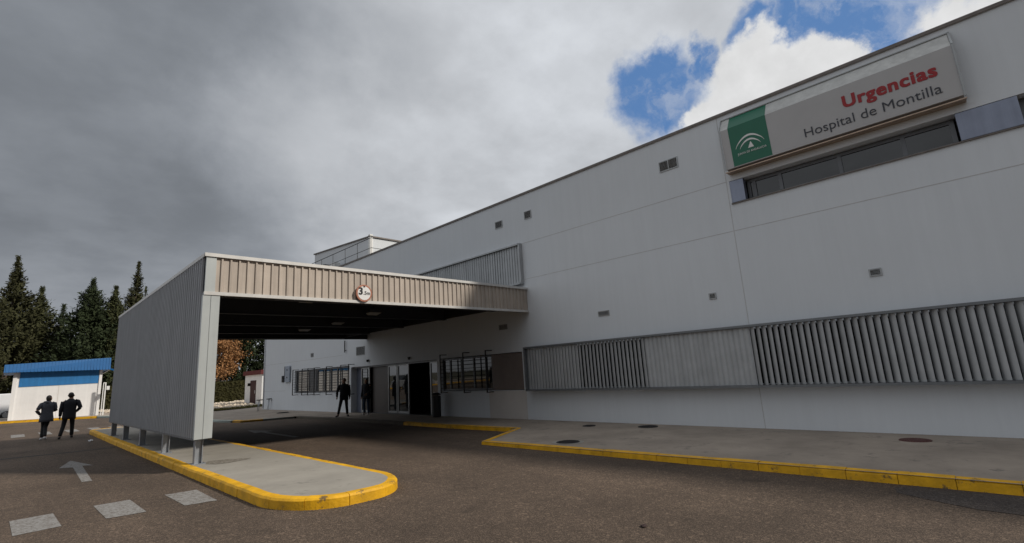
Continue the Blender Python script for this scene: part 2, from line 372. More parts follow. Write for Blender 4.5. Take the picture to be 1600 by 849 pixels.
# loose gravel gathered at the foot of the kerbs and scattered on the asphalt
gv = MB()
def pebble(x, y, z, r):
    a_ = random.random()*6.28; c_, s_ = math.cos(a_)*r, math.sin(a_)*r; k = random.uniform(.6, 1.2)
    gv.add([(x+c_,y+s_,z),(x-s_*k,y+c_*k,z),(x-c_,y-s_,z),(x+s_*k,y-c_*k,z),(x+random.uniform(-.3,.3)*r,y+random.uniform(-.3,.3)*r,z+r*random.uniform(.5,.9))], [(0,1,4),(1,2,4),(2,3,4),(3,0,4)])
def along(path, n, side, spread=.09):
    L_ = [(Vector(b)-Vector(a)).length for a, b in zip(path[:-1], path[1:])]
    for _ in range(n):
        t = random.random()*sum(L_); i = 0
        while t > L_[i] and i < len(L_)-1: t -= L_[i]; i += 1
        a = Vector(path[i]); b = Vector(path[i+1]); d = (b-a).normalized(); p_ = a + d*t + Vector((d.y, -d.x))*side*abs(random.gauss(0, spread)); pebble(p_.x, p_.y, zr(p_.x)+.001, random.choice((.004,.005,.007,.01)))
along(ISL[1:40], 2600, 1); along([(9.56,9.3),(7.42,8.3),(7.42,-6)], 1800, 1)
for _ in range(900): x_ = random.uniform(.5, 7.3); y_ = random.uniform(2, 14); 
tag(gv.build('loose_gravel', M['gravel'], recalc=False), 'fine loose gravel gathered on the asphalt at the foot of the kerbs', 'gravel', kind='stuff')

# manhole covers
def manhole(x, y, r, m, label, group=None):
    z = zs(x, y) if y < 12 else zt(x)
    mb = MB(); mb.lathe((x,y,z), [(r*1.0,-.02),(r*1.0,.006),(r*.9,.008),(r*.88,.003),(r*.86,.003),(r*.84,.009),(0.001,.010)], 32)
    for k in range(-4, 5):
        l = math.sqrt(max(.01, (r*.8)**2-(k*r*.17)**2)); mb.box(x-l, x+l, y+k*r*.17-.008, y+k*r*.17+.008, z+.008, z+.014)
    o = mb.build('manhole_cover', m, loc=(x,y,z)); tag(o, label, 'manhole cover', group)
rg = sheet('manhole_surround', [(8.05+.33*math.cos(i*math.pi/14), 6.37+.33*math.sin(i*math.pi/14)) for i in range(28)], M['island'], lambda x, y: zs(x,y)+.0)
manhole(8.05, 6.37, .24, M['cover'], 'round dark manhole cover in the pavement nearest the yellow kerb', 'manhole covers in the pavement')
manhole(10.97, 6.17, .24, M['cover'], 'round dark manhole cover in the pavement close to the white wall', 'manhole covers in the pavement')
manhole(10.64, 7.68, .17, M['cover'], 'small dark manhole cover, farther one left of the cover by the wall', 'manhole covers in the pavement')
manhole(10.62, 1.06, .22, M['redcover'], 'reddish brown manhole cover in the pavement at the right edge', 'manhole covers in the pavement')
manhole(10.3, 27.2, .3, M['cover'], 'dark manhole cover on the shaded pavement before the barred window', 'manhole covers in the pavement')
# crumpled paper and a dead leaf on the asphalt
def crumple(name, loc, r, m, label, cat, flat=.6):
    bm = bmesh.new(); bmesh.ops.create_icosphere(bm, subdivisions=2, radius=r)
    for v in bm.verts: v.co = Vector((v.co.x, v.co.y, v.co.z*flat)) * random.uniform(.7, 1.25)
    me = bpy.data.meshes.new(name); bm.to_mesh(me); bm.free(); me.materials.append(m)
    o = bpy.data.objects.new(name, me); C.objects.link(o); o.location = Vector(loc)*S; tag(o, label, cat)
crumple('crumpled_paper', (1.97, 20.5, zr(1.97)+.03), .07, M['litter'], 'small crumpled white paper on the road by the island tip', 'litter')
crumple('dead_leaf', (4.25, 2.55, zr(4.25)+.012), .035, M['leaf'], 'dark dead leaf lying on the asphalt in the foreground', 'leaf', .3)

# ------------------------------------------------------------------ hospital building
B = thing('hospital_building', 'long white hospital building with louvers, sign wall and dark glazed entrance', 'building', (W, 10, 0))
Y0, Y1, HT = -14.0, 33.82, 7.53
OPEN = [(-14, 10.28, 1.08, 2.3), (10.45, 19.5, 4.5, 5.78), (-4.0, 3.59, 5.26, 5.81), (22.26, 28.8, 1.1, 2.36), (10.7, 15.0, 1.05, 2.27), (15.25, 22.1, -.2, 2.27)]
def facade():
    ys = sorted(set([Y0, Y1] + [a for o in OPEN for a in o[:2]])); zz = sorted(set([-.3, HT] + [a for o in OPEN for a in o[2:]]))
    mb = MB(); idx = {}
    def inside(y, z): return any(o[0] < y < o[1] and o[2] < z < o[3] for o in OPEN)
    for i in range(len(ys)-1):
        for j in range(len(zz)-1):
            yc, zc = (ys[i]+ys[i+1])/2, (zz[j]+zz[j+1])/2
            if not inside(yc, zc):
                mb.add([(W,ys[i],zz[j]),(W,ys[i+1],zz[j]),(W,ys[i+1],zz[j+1]),(W,ys[i],zz[j+1])], [(0,1,2,3)])
    for (a,b,c,d) in OPEN:    # reveals
        D = W + .35
        mb.add([(W,a,c),(D,a,c),(D,a,d),(W,a,d)], [(0,1,2,3)]); mb.add([(W,b,c),(D,b,c),(D,b,d),(W,b,d)], [(0,1,2,3)])
        mb.add([(W,a,d),(D,a,d),(D,b,d),(W,b,d)], [(0,1,2,3)])
        if c > 0: mb.add([(W,a,c),(D,a,c),(D,b,c),(W,b,c)], [(0,1,2,3)])
    X2 = W + 26
    mb.add([(W,Y1,-.3),(X2,Y1,-.3),(X2,Y1,HT),(W,Y1,HT)], [(0,1,2,3)])
    mb.add([(W,Y0,-.3),(X2,Y0,-.3),(X2,Y0,HT),(W,Y0,HT)], [(0,1,2,3)])
    mb.add([(X2,Y0,-.3),(X2,Y1,-.3),(X2,Y1,HT),(X2,Y0,HT)], [(0,1,2,3)])
    mb.add([(W+.3,Y0,7.3),(W+.3,Y1-.3,7.3),(W+.3,Y1-.3,HT),(W+.3,Y0,HT)], [(0,1,2,3)])
    return mb
facade().build('wall', M['wall'], B, recalc=False)
mb = MB(); mb.box(W+.3, W+26, Y0, Y1-.02, 7.25, 7.3); mb.build('roof', M['roofing'], B)
mb = MB(); mb.box(W-.035, W+.34, Y0-.03, Y1+.03, HT, HT+.03); mb.box(W-.035, W-.028, Y0-.03, Y1+.03, HT-.04, HT); mb.build('coping', M['coping'], B)
mb = MB(); e = .003
for (a,b,z) in [(3.65,10.43,5.82),(-14,10.43,4.6),(23,33.8,2.9),(30.2,33.8,1.25)]: mb.box(W-e, W+.001, a, b, z-.008, z+.008)
mb.box(W-e-.001, W+.001, 3.645, 3.66, 2.32, HT-.05); mb.box(W-e, W+.001, 3.645, 3.66, .1, 1.02)
for q in range(0, len(mb.v), 8):
    m1 = MB(); m1.add(mb.v[q:q+8], [(0,3,2,1),(4,5,6,7),(0,1,5,4),(1,2,6,5),(2,3,7,6),(3,0,4,7)]); m1.build('wall_joint', M['joint'], B)
mb = MB(); mb.box(W-.012, W+.01, 10.62, 12.35, -.1, 1.04); mb.build('beige_panel', M['beige'], B)
mb = MB()
for (a,b,c,d) in OPEN[:3]: mb.box(W+.34, W+.36, a+.01, b-.01, c-.05, d+.05)
mb.build('recess_backing', M['dark'], B)

# louver screens
def louvers(name, y0, y1, z0, z1, x, pitch, ang, ribw=.132, fm='louver_frame'):
    t = MB(); k = 0; y = y1 - .09
    fr = MB()
    fr.box(x-.05, x+.2, y0, y1, z1, z1+.05); fr.box(x-.05, x+.2, y0, y1, z0-.05, z0)
    fr.box(x-.05, W-.002, y1-.02, y1+.03, z0-.05, z1+.05)
    fr.box(x-.05, W-.002, y0-.03, y0+.02, z0-.05, z1+.05)
    yy = y0 + 1
    while yy < y1:
        fr.bar((x+.1, yy, z1+.02), (W+.0, yy, z1+.02), .04, .03); fr.bar((x+.1, yy, z0-.02), (W+.0, yy, z0-.02), .04, .03); yy += 2.4
    sl = MB()
    while y > y0 + .05:
        th = math.radians(ang(y)) + random.gauss(0, .025)
        n = Vector((-math.cos(th), math.sin(th), 0)); d = Vector((math.sin(th), math.cos(th), 0)) * (ribw/2)
        c = Vector((x+.05, y, 0)); prof = []
        for q in range(9):     # shallow airfoil blade
            u = -1 + q/4; prof.append(c + d*u + n*(.016*(1-u*u)))
        for q in range(8, -1, -1):
            u = -1 + q/4; prof.append(c + d*u - n*(.006*(1-u*u)+.002))
        sl.prism([(p.x, p.y) for p in prof], 'z', z0+.004, z1-.004)
        y -= pitch
    o = fr.build(name, M[fm], B)
    sl.build('slats', M['louver'], o)
    return o
def ang(y):
    if y > 8.22: return 12
    if y > 6.15: return 27
    if y > 3.62: return -3
    return 37
louvers('louver_screen', -13.9, 10.3, 1.08, 2.33, W-.3, .1172, ang)
louvers('louver_screen', 10.42, 19.5, 4.5, 5.78, W-.1, .12, lambda y: 9, fm='louver')

# vents
def vent(y0, y1, z0, z1, double=False, fine=7):
    fr = MB(); w = .022; x = W-.02
    fr.box(x, W-.002, y0, y1, z1-w, z1); fr.box(x, W-.002, y0, y1, z0, z0+w); fr.box(x, W-.002, y0, y0+w, z0+w, z1-w); fr.box(x, W-.002, y1-w, y1, z0+w, z1-w)
    if double: fr.box(x, W-.002, (y0+y1)/2-.012, (y0+y1)/2+.012, z0+w, z1-w)
    fr.box(W-.006, W-.002, y0+w, y1-w, z0+w, z1-w, 1)
    o = fr.build('vent', [M['alu'], M['dark']], B)
    sl = MB(); n = max(3, int((z1-z0)/.034))
    for k in range(n):
        z = z0+w+(k+.5)*(z1-z0-2*w)/n; sl.bar((x+.006, y0+w, z), (x+.006, y1-w, z), .018, .01, up=(-.5,0,1))
    sl.build('vent_slats', M['louver'], o)
for v in [(4.75,5.27,6.6,6.89,True),(9.87,10.18,6.6,6.88),(11.23,11.59,6.62,6.88),(7.27,7.63,3.05,3.19),(4.28,4.45,3.08,3.23),(1.1,1.3,3.08,3.23),(11.29,11.69,3.05,3.23),(20.78,21.57,2.8,3.21),(26.33,26.66,3.02,3.24)]:
    vent(*v)

# high ribbon window
def pane(y0, y1, z0, z1, x, m, parent, name='pane'):
    p = MB(); p.box(x, x+.012, y0, y1, z0, z1); return p.build(name, m, parent)
def window(y0, y1, z0, z1, muls, x, parts, fw=.04):
    f = MB(); f.box(x-.03, x+.05, y0, y1, z1-fw, z1); f.box(x-.03, x+.05, y0, y1, z0, z0+fw)
    for m_ in [y0+fw/2, y1-fw/2] + list(muls): f.box(x-.035, x+.045, m_-fw/2, m_+fw/2, z0+fw, z1-fw)
    o = f.build('window', M['winframe'], B)
    e_ = [y0] + sorted(muls) + [y1]
    for a, b_ in zip(e_[:-1], e_[1:]): pane(a+fw*.4, b_-fw*.4, z0+fw*.5, z1-fw*.5, x, parts, o)
    return o
window(-.4, 3.27, 5.28, 5.79, [.36, 1.42, 2.565, 3.12], W+.27, M['glass'], .07)
window(-4.0, -1.24, 5.28, 5.79, [-2.6], W+.27, M['glass'], .07)
for a, b_ in ((3.28, 3.585), (-1.22, -.43)):
    p = MB(); p.box(W-.008, W+.17, a, b_, 5.275, 5.795); p.build('metal_panel', M['bluemetal'], B)
sill = MB(); sill.box(W-.035, W+.2, -4, 3.6, 5.235, 5.258); sill.build('window_sill', M['coping'], B)

# window left of the entrance and its guard
wl = window(22.28, 28.78, 1.12, 2.34, [23.7, 24.4, 25.15, 26.0, 27.05], W+.12, M['glasslow'], .06)
p = MB()
for k in range(12): z = 1.19 + k*.1; p.bar((W+.1, 26.5, z), (W+.1, 28.7, z), .05, .006, up=(.5,0,1))
p.build('blind', M['winframe'], wl)
pane(26.15, 26.95, 1.17, 2.3, W+.1, M['winframe'], wl, 'closed_blind')
def guard(ys, yr0, yr1, nrod=9):
    g = MB()
    for k in range(nrod): z = 1.18 + k*.135; g.tube([(W-.27, yr0, z), (W-.27, yr1, z)], .008, 6)
    o = g.build('window_guard', M['black'], B)
    for y in ys:
        b_ = MB(); x = W-.33
        b_.box(x, x+.04, y-.015, y+.015, 1.0, 2.42); b_.box(x+.04, W-.002, y-.015, y+.015, 2.39, 2.42); b_.box(x+.04, W-.002, y-.015, y+.015, 1.0, 1.03)
        b_.build('bracket', M['black'], o)
guard([28.3, 27.05, 26.3, 25.5, 24.09, 22.54, 21.78], 21.8, 28.3)
wr = window(12.2, 15.0, 1.07, 2.25, [12.55, 13.2, 13.9, 14.55], W+.12, M['glass'], .06)
guard([14.64, 13.31, 12.12], 12.1, 14.66)
p = MB(); p.box(W+.02, W+.06, 10.72, 12.18, 1.07, 2.25); p.build('infill_panel', M['brown'], B)

# entrance
ent = MB()
ent.box(W+.3, W+.36, 19.1, 20.6, 0, 2.27, 0); ent.box(W+.3, W+.36, 21.45, 22.1, 0, 2.27, 1)
o_ent = ent.build('entrance_screen', [M['entrybrown'], M['bluemetal']], B)
def door(y0, y1, x, name='sliding_door', m='glasslow', fm='alu'):
    f = MB(); w = .055; z0, z1 = .17, 2.2
    f.box(x-.03, x+.03, y0, y0+w, z0, z1); f.box(x-.03, x+.03, y1-w, y1, z0, z1); f.box(x-.03, x+.03, y0+w, y1-w, z1-w, z1); f.box(x-.03, x+.03, y0+w, y1-w, z0, z0+.09)
    o = f.build(name, M[fm], B); pane(y0+w, y1-w, z0+.09, z1-w, x, M[m], o); return o
door(18.35, 19.06, W+.2); door(17.45, 18.3, W+.2); door(20.66, 21.42, W+.2, 'glazed_panel'); door(15.28, 15.95, W+.2, 'glazed_panel')
door(16.05, 16.85, W+1.5, 'inner_door', 'glass')
lob = MB()
lob.box(W+3.2, W+3.25, 15.2, 22.2, -.1, 2.6); lob.box(W+.37, W+3.2, 15.15, 15.2, -.1, 2.6); lob.box(W+.37, W+3.2, 22.15, 22.2, -.1, 2.6); lob.box(W+.36, W+3.2, 15.2, 22.15, 2.28, 2.32)
lob.build('lobby_walls', M['entrybrown'], B)
fl = MB(); fl.box(W+.02, W+3.2, 15.2, 22.15, .1, .155); fl.build('lobby_floor', M['tile'], B)
hd = MB(); hd.box(W+.1, W+.3, 15.26, 22.09, 2.2, 2.268); hd.build('door_header', M['winframe'], B)
for y, z in ((20.43, 2.5), (17.06, 2.42)):
    c_ = MB(); c_.lathe((W-.06, y, z), [(.001,-.07),(.045,-.05),(.055,0),(.055,.03)], 14); c_.box(W-.1, W-.002, y-.05, y+.05, z+.03, z+.055); c_.build('dome_camera', M['black'], B)
c_ = MB(); c_.box(W-.1, W-.06, 22.58, 22.62, 3.02, 3.6); c_.box(W-.06, W-.002, 22.59, 22.61, 3.1, 3.14); c_.build('conduit', M['darksteel'], B)
c_ = MB(); c_.box(W-.06, W-.002, 30.38, 30.62, 1.76, 2.14); c_.box(W-.075, W-.06, 30.42, 30.58, 1.95, 2.1); c_.build('wall_box', M['darksteel'], B, bevel=.01)
# wall lamps soft pipe
pt = MB(); pt.tube([(W-.03, 33.6, .2), (W-.03, 33.6, 7.45)], .035, 10); pt.build('downpipe', M['wall'], B, smooth=True)

# rooftop penthouse and railing
P_ = MB(); X1 = W+1.0
P_.add([(X1,22,7.25),(X1,28.7,7.25),(X1,28.7,9.42),(X1,22,8.98),(X1+5,22,7.25),(X1+5,28.7,7.25),(X1+5,28.7,9.42),(X1+5,22,8.98)],
       [(0,1,2,3),(4,5,6,7),(0,4,7,3),(1,5,6,2),(3,2,6,7)])
ph = P_.build('penthouse', M['wall'], B)
P_ = MB(); P_.prism([(21.93,8.975),(28.77,9.425),(28.77,9.49),(21.93,9.04)], 'x', X1-.06, X1+5.06); P_.build('coping', M['coping'], ph)
P_ = MB(); P_.box(X1-.05, X1+.12, 21.93, 22.12, 7.25, 9.12); P_.build('corner_pillar', M['whitepaint'], ph)
P_ = MB(); P_.box(W+.5, W+.85, 25.0, 25.5, 7.3, 8.18); P_.build('rooftop_unit', M['whitepaint'], B, bevel=.02)
P_ = MB(); P_.lathe((W+.6, 26.3, 7.3), [(.16,0),(.16,.75),(.24,.78),(.2,.95),(.02,1.0)], 16); P_.build('roof_vent', M['darksteel'], B)
R_ = MB(); xr = W+.22
R_.tube([(xr,20.55,8.48),(xr,28.6,8.48)], .018, 8); R_.tube([(xr,20.55,7.97),(xr,28.6,7.97)], .013, 8)
for y in (20.55, 21.9, 23.2, 24.6, 26.0, 27.3, 28.6): R_.tube([(xr,y,7.3),(xr,y,8.48)], .013, 8)
R_.tube([(xr,20.55,8.48),(xr+2.5,20.55,8.48)], .018, 8); R_.tube([(xr,20.55,7.97),(xr+2.5,20.55,7.97)], .013, 8)
R_.build('roof_railing', M['darksteel'], B, smooth=True)

# ------------------------------------------------------------------ lettering
def text_mesh(s, w, h=None, bold=0., space=1.0, depth=.004):
    cu = bpy.data.curves.new('t', 'FONT'); cu.body = s; cu.size = 1; cu.offset = bold; cu.extrude = .01; cu.space_character = space
    o = bpy.data.objects.new('t', cu); C.objects.link(o); dg = bpy.context.evaluated_depsgraph_get(); dg.update()
    me = bpy.data.meshes.new_from_object(o.evaluated_get(dg)); bpy.data.objects.remove(o)
    xs = [v.co.x for v in me.vertices]; x0, x1 = min(xs), max(xs)
    k = w/(x1-x0); ky = (h if h else k)
    for v in me.vertices: v.co = Vector(((v.co.x-x0)*k, v.co.y*ky, v.co.z/.01*depth))
    return me
def embolden(me, d, n=3):
    # several copies of the letters side by side, each half a millimetre prouder than the last
    bm = bmesh.new(); base_ = bmesh.new(); base_.from_mesh(me)
    k = 0
    for i in range(n):
        for j in range(2):
            t = bpy.data.meshes.new('t'); b2 = base_.copy(); bmesh.ops.translate(b2, verts=b2.verts, vec=(d*(i/(n-1)-.5), d*.6*(j-.5), -.002+.0004*k)); b2.to_mesh(t); b2.free(); bm.from_mesh(t); bpy.data.meshes.remove(t); k += 1
    bm.to_mesh(me); bm.free(); base_.free(); return me
def split_words(me, gap):
    # loose letters grouped into words by the gaps between them
    bm = bmesh.new(); bm.from_mesh(me); seen = set(); isl = []
    for v in bm.verts:
        if v.index in seen: continue
        st = [v]; seen.add(v.index); cur = []
        while st:
            q = st.pop(); cur.append(q.index)
            for e_ in q.link_edges:
                o_ = e_.other_vert(q)
                if o_.index not in seen: seen.add(o_.index); st.append(o_)
        xs = [me.vertices[i].co.x for i in cur]; isl.append((min(xs), max(xs), cur))
    isl.sort(); words = [[set(isl[0][2]), isl[0][1]]]
    for a_, b2, cur in isl[1:]:
        if a_ - words[-1][1] > gap: words.append([set(cur), b2])
        else: words[-1][0] |= set(cur); words[-1][1] = max(words[-1][1], b2)
    bm.free(); out = []
    for ids, _ in words:
        b2 = bmesh.new(); b2.from_mesh(me); b2.verts.ensure_lookup_table()
        bmesh.ops.delete(b2, geom=[v for v in b2.verts if v.index not in ids], context='VERTS'); m2 = bpy.data.meshes.new('word'); b2.to_mesh(m2); b2.free(); out.append(m2)
    return out
def put_text(name, me, m, origin, ex, ey, parent):
    ex = Vector(ex).normalized(); ey = Vector(ey).normalized(); ez = ex.cross(ey)
    base = Vector(parent['_o'])
    for v in me.vertices: v.co = (Vector(origin)-base + ex*v.co.x + ey*v.co.y + ez*v.co.z) * S
    me.materials.clear(); me.materials.append(m)
    for p in me.polygons: p.material_index = 0
    o = bpy.data.objects.new(name, me); C.objects.link(o); o.parent = parent; o['_o'] = tuple(base); return o

# ------------------------------------------------------------------ hospital sign
SG = thing('hospital_sign', 'long grey wall sign reading Urgencias Hospital de Montilla with green logo square', 'sign', (W, 1.46, 6))
FX, FZ, BX, BZ = W-.27, 6.99, W-.2, 6.03
sec = [(W-.004, 7.35), (FX, FZ), (BX, BZ), (W-.004, 6.0)]
def signmb(y0, y1, grow=0.):
    m_ = MB(); P4 = [(x-grow, z) for x, z in sec]; P4[0] = (P4[0][0], sec[0][1]+grow*.6); n_ = 4
    vs = [(x,y0,z) for x,z in P4] + [(x,y1,z) for x,z in P4]
    m_.add(vs, [(0,1,5,4)], 1); m_.add(vs, [(1,2,6,5)], 0); m_.add(vs, [(2,3,7,6)], 0); m_.add(vs, [(0,3,2,1)], 0); m_.add(vs, [(4,5,6,7)], 0)
    return m_
signmb(-.6, 3.53).build('sign_body', [M['signface'], M['signtop']], SG)
g = MB(); tx = lambda z: FX + (BX-FX)*(FZ-z)/(FZ-BZ)
def strip(m_, y0, y1, off, z0=6.05, z1=None):
    xt = lambda z: tx(z) - off
    m_.add([(xt(z0),y0,z0),(xt(z0),y1,z0),(FX-off,y1,FZ+off*.5),(FX-off,y0,FZ+off*.5)], [(0,1,2,3)], 0)
    k = .97; ux = FX + (W-FX)*k; uz = FZ + (7.35-FZ)*k
    m_.add([(FX-off,y0,FZ+off*.5),(FX-off,y1,FZ+off*.5),(ux-off,y1,uz+off),(ux-off,y0,uz+off)], [(0,1,2,3)], 0)
strip(g, 2.53, 3.355, .004); lg = g.build('logo_panel', M['green'], SG, recalc=False)
tr = MB(); tr.bar((BX-.015, 3.56, BZ-.075), (BX-.015, -.63, BZ-.075), .03, .022); tr.box(W-.2, W-.004, -.62, 3.55, 5.95, 5.956)
tr.build('bottom_trim', M['bronze'], SG)
tr = MB(); tr.bar((W-.01, -.62, 7.37), (FX-.01, -.62, FZ+.01), .03, .03); tr.bar((FX-.01, -.62, FZ+.01), (BX-.02, -.62, BZ-.03), .03, .03)
tr.bar((W-.01, 3.55, 7.37), (FX-.01, 3.55, FZ+.01), .02, .02); tr.bar((FX-.01, 3.55, FZ+.01), (BX-.02, 3.55, BZ-.03), .02, .02)
tr.bar((W-.02, 3.55, 7.365), (W-.02, -.62, 7.365), .02, .02)
tr.build('edge_trim', M['alu'], SG)
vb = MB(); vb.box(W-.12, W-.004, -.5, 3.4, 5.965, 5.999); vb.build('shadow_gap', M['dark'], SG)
EX = (0,-1,0); EY = Vector((FX-BX, 0, FZ-BZ))
def sgp(y, z, off=.006): return (tx(z)-off, y, z)
put_text('red_lettering', embolden(text_mesh('Urgencias', 1.44, .34, .008, 1.1), .02), M['red'], sgp(1.105, 6.535), EX, EY, SG)
for w_ in split_words(text_mesh('Hospital de Montilla', 2.21, None, -.004, 1.0), .06): put_text('grey_lettering', w_, M['letter'], sgp(1.86, 6.19), EX, EY, SG)
for w_ in split_words(text_mesh('JUNTA DE ANDALUCIA', .62, .068, 0., 1.05), .016): put_text('logo_lettering', w_, M['whitepaint'], sgp(3.23, 6.275, .009), EX, EY, lg)
a = MB()
def swoosh(y0, zl, y1, zr_, top, th, off=.009):
    n_ = 18; vs = []
    for i in range(n_+1):
        t = i/n_; y = y0 + (y1-y0)*t; base = zl + (zr_-zl)*t; hgt = top*math.sin(math.pi*t)**.75; w_ = th*math.sin(math.pi*min(1, .06+t*.9))**.6
        vs.append(sgp(y, base+hgt, off)); vs.append(sgp(y, base+hgt-w_, off))
    a.add(vs, [(2*i, 2*i+2, 2*i+3, 2*i+1) for i in range(n_)])
swoosh(3.25, 6.45, 2.63, 6.46, .245, .045); swoosh(3.16, 6.42, 2.71, 6.42, .175, .042)
a.add([sgp(2.99, 6.375, .009), sgp(2.86, 6.375, .009), sgp(2.915, 6.52, .009)], [(0,1,2)])
a.build('logo_emblem', M['whitepaint'], lg, recalc=False)

# ------------------------------------------------------------------ information sign on the wall
I_ = thing('information_sign', 'narrow blue grey information panel on the wall left of the barred window', 'sign', (W, 29.74, 1.7))
p = MB(); p.box(W-.1, W-.04, 29.36, 30.1, 1.75, 2.68); p.build('panel', M['infoblue'], I_, bevel=.008)
p = MB(); p.box(W-.104, W-.1, 30.02, 30.1, 1.75, 2.68); p.build('side_rail', M['darksteel'], I_)
for y in (29.5, 29.95): p = MB(); p.box(W-.04, W-.002, y, y+.05, 1.9, 2.5); p.build('bracket', M['darksteel'], I_)
for z in (2.42, 1.98): p = MB(); p.box(W-.104, W-.1, 29.62, 29.78, z, z+.08); p.build('pictogram', M['letter'], I_)

# ------------------------------------------------------------------ entrance canopy
CX, CY, CYB = 2.4, 10.31, 20.62
K = thing('entrance_canopy', 'corrugated metal ambulance canopy with beige front fascia and grey side wall', 'canopy', (CX, CY, .45))
def corrug(p0, p1, z0, z1, nrm, pitch, rib, depth, skew=0.):
    """ribbed cladding sheet between two plan points, outward normal nrm; z0/z1 may be callables"""
    m_ = MB(); p0 = Vector(p0); p1 = Vector(p1); L_ = (p1-p0).length; d = (p1-p0)/L_; n_ = Vector(nrm)
    prof = [(0,0)]; s = pitch*.5
    while s + rib*1.4 < L_:
        prof += [(s,0),(s+rib*.2,depth),(s+rib*.8,depth),(s+rib,0)]; s += pitch
    prof.append((L_,0)); vs = []
    for s, o in prof:
        q = p0 + d*s + n_*o; vs += [(q.x, q.y, z0), (q.x, q.y, z1)]
    m_.add(vs, [(2*i, 2*i+2, 2*i+3, 2*i+1) for i in range(len(prof)-1)])
    return m_
# front fascia
f = corrug((CX+.17, CY), (W, CY), 3.56, 4.27, (0,-1), .155, .05, .028); f.build('front_fascia', M['fascia'], K, recalc=False)
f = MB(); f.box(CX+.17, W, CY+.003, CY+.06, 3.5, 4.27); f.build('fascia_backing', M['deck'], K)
f = MB(); f.box(CX-.01, W, CY-.05, CY+.02, 3.495, 3.56); f.build('bottom_trim', M['trim'], K)
f = MB(); f.box(CX-.035, W, CY-.055, CY+.12, 4.275, 4.31); f.box(CX-.035, W, CY-.055, CY-.045, 4.24, 4.275)
f.box(CX-.035, CX+.1, CY+.12, CYB+.03, 4.275, 4.31); f.box(CX-.035, CX-.025, CY+.0, CYB+.03, 4.24, 4.275); f.box(CX+.1, W, CYB-.1, CYB+.03, 4.275, 4.31)
f.build('coping', M['trim'], K)
f = MB(); f.box(CX, CX+.17, CY-.03, CY+.1, 3.56, 4.275); f.build('corner_panel', M['edgegrey'], K)
# side wall
f = corrug((CX, CYB), (CX, CY+.02), .9, 4.26, (-1,0), .155, .045, .036); sw = f.build('side_wall', M['panelgrey'], K, recalc=False)
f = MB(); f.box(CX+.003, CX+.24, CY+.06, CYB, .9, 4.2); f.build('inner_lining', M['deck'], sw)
f = MB(); f.box(CX-.025, CX+.26, CY, CYB+.02, .87, .898); f.build('bottom_rail', M['louver_frame'], sw)
f = MB(); f.box(CX-.022, CX+.105, CY-.035, CY+.055, .885, 3.49); f.box(CX+.113, CX+.26, CY-.035, CY+.055, .885, 3.49); f.box(CX+.1, CX+.12, CY-.02, CY+.05, .89, 3.49)
f.build('end_cladding', M['edgegrey'], K)
f = corrug((W, CYB), (CX, CYB), 3.52, 4.27, (0,1), .155, .05, .028); f.build('rear_fascia', M['fascia'], K, recalc=False)
f = MB(); f.box(CX+.1, W-.002, CYB-.08, CYB-.003, 3.5, 4.27); f.build('rear_beam', M['deck'], K)
# deck, beams, purlins
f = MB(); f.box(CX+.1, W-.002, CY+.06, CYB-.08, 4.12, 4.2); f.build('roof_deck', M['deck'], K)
f = MB()
for y in (10.62, 13.1, 15.7, 18.25, 20.4):
    f.box(CX+.25, 10.3, y-.09, y+.09, 3.52, 3.545); f.box(CX+.25, 10.3, y-.012, y+.012, 3.545, 3.93); f.box(CX+.25, W-.01, y-.09, y+.09, 3.93, 3.955)
f.box(10.27, 10.3, CY+.06, CYB-.08, 3.56, 3.93)
f.build('roof_beams', M['darksteel'], K)
f = MB()
for x in [3.2+.9*i for i in range(9)]: f.box(x-.03, x+.03, CY+.06, CYB-.08, 3.955, 4.12)
f.build('purlins', M['darksteel'], K)
for y in (10.47, 13.06, 15.66, 18.17, 20.45):     # H section posts
    p = MB(); x = 2.5; zb = zt(x)-.01
    p.box(x-.062, x-.05, y-.06, y+.06, zb, .9); p.box(x+.05, x+.062, y-.06, y+.06, zb, .9); p.box(x-.05, x+.05, y-.006, y+.006, zb, .9)
    p.box(x-.11, x+.11, y-.11, y+.11, zb, zb+.02)
    p.build('post', M['steel'], K)
for (x, y) in ((4.67,15.8),(4.7,13.4),(4.62,10.95),(7.5,15.3),(7.35,17.6),(7.3,12.65)):
    l = MB(); l.box(x-.2, x+.2, y-.13, y+.13, 3.62, 3.72); l.box(x-.02, x+.02, y-.02, y+.02, 3.72, 4.0)
    lo = l.build('ceiling_lamp', M['darksteel'], K, bevel=.015)
    l = MB(); l.add([(x-.19,y-.12,3.615),(x+.19,y-.12,3.615),(x+.15,y+.09,3.56),(x-.15,y+.09,3.56),(x-.19,y+.12,3.615),(x+.19,y+.12,3.615)], [(0,1,2,3),(3,2,5,4),(0,3,4),(1,5,2)])
    l.build('lamp_lens', M['lens'], lo)

# stain around the nearest post
sheet('island_stain', [(2.6,10.3),(2.7,10.1),(2.9,10.05),(3.05,10.12),(3.25,10.2),(3.35,10.32),(3.15,10.45),(2.95,10.62),(2.75,10.66),(2.62,10.55)], M['stain'], lambda x, y: zt(x)-.001)

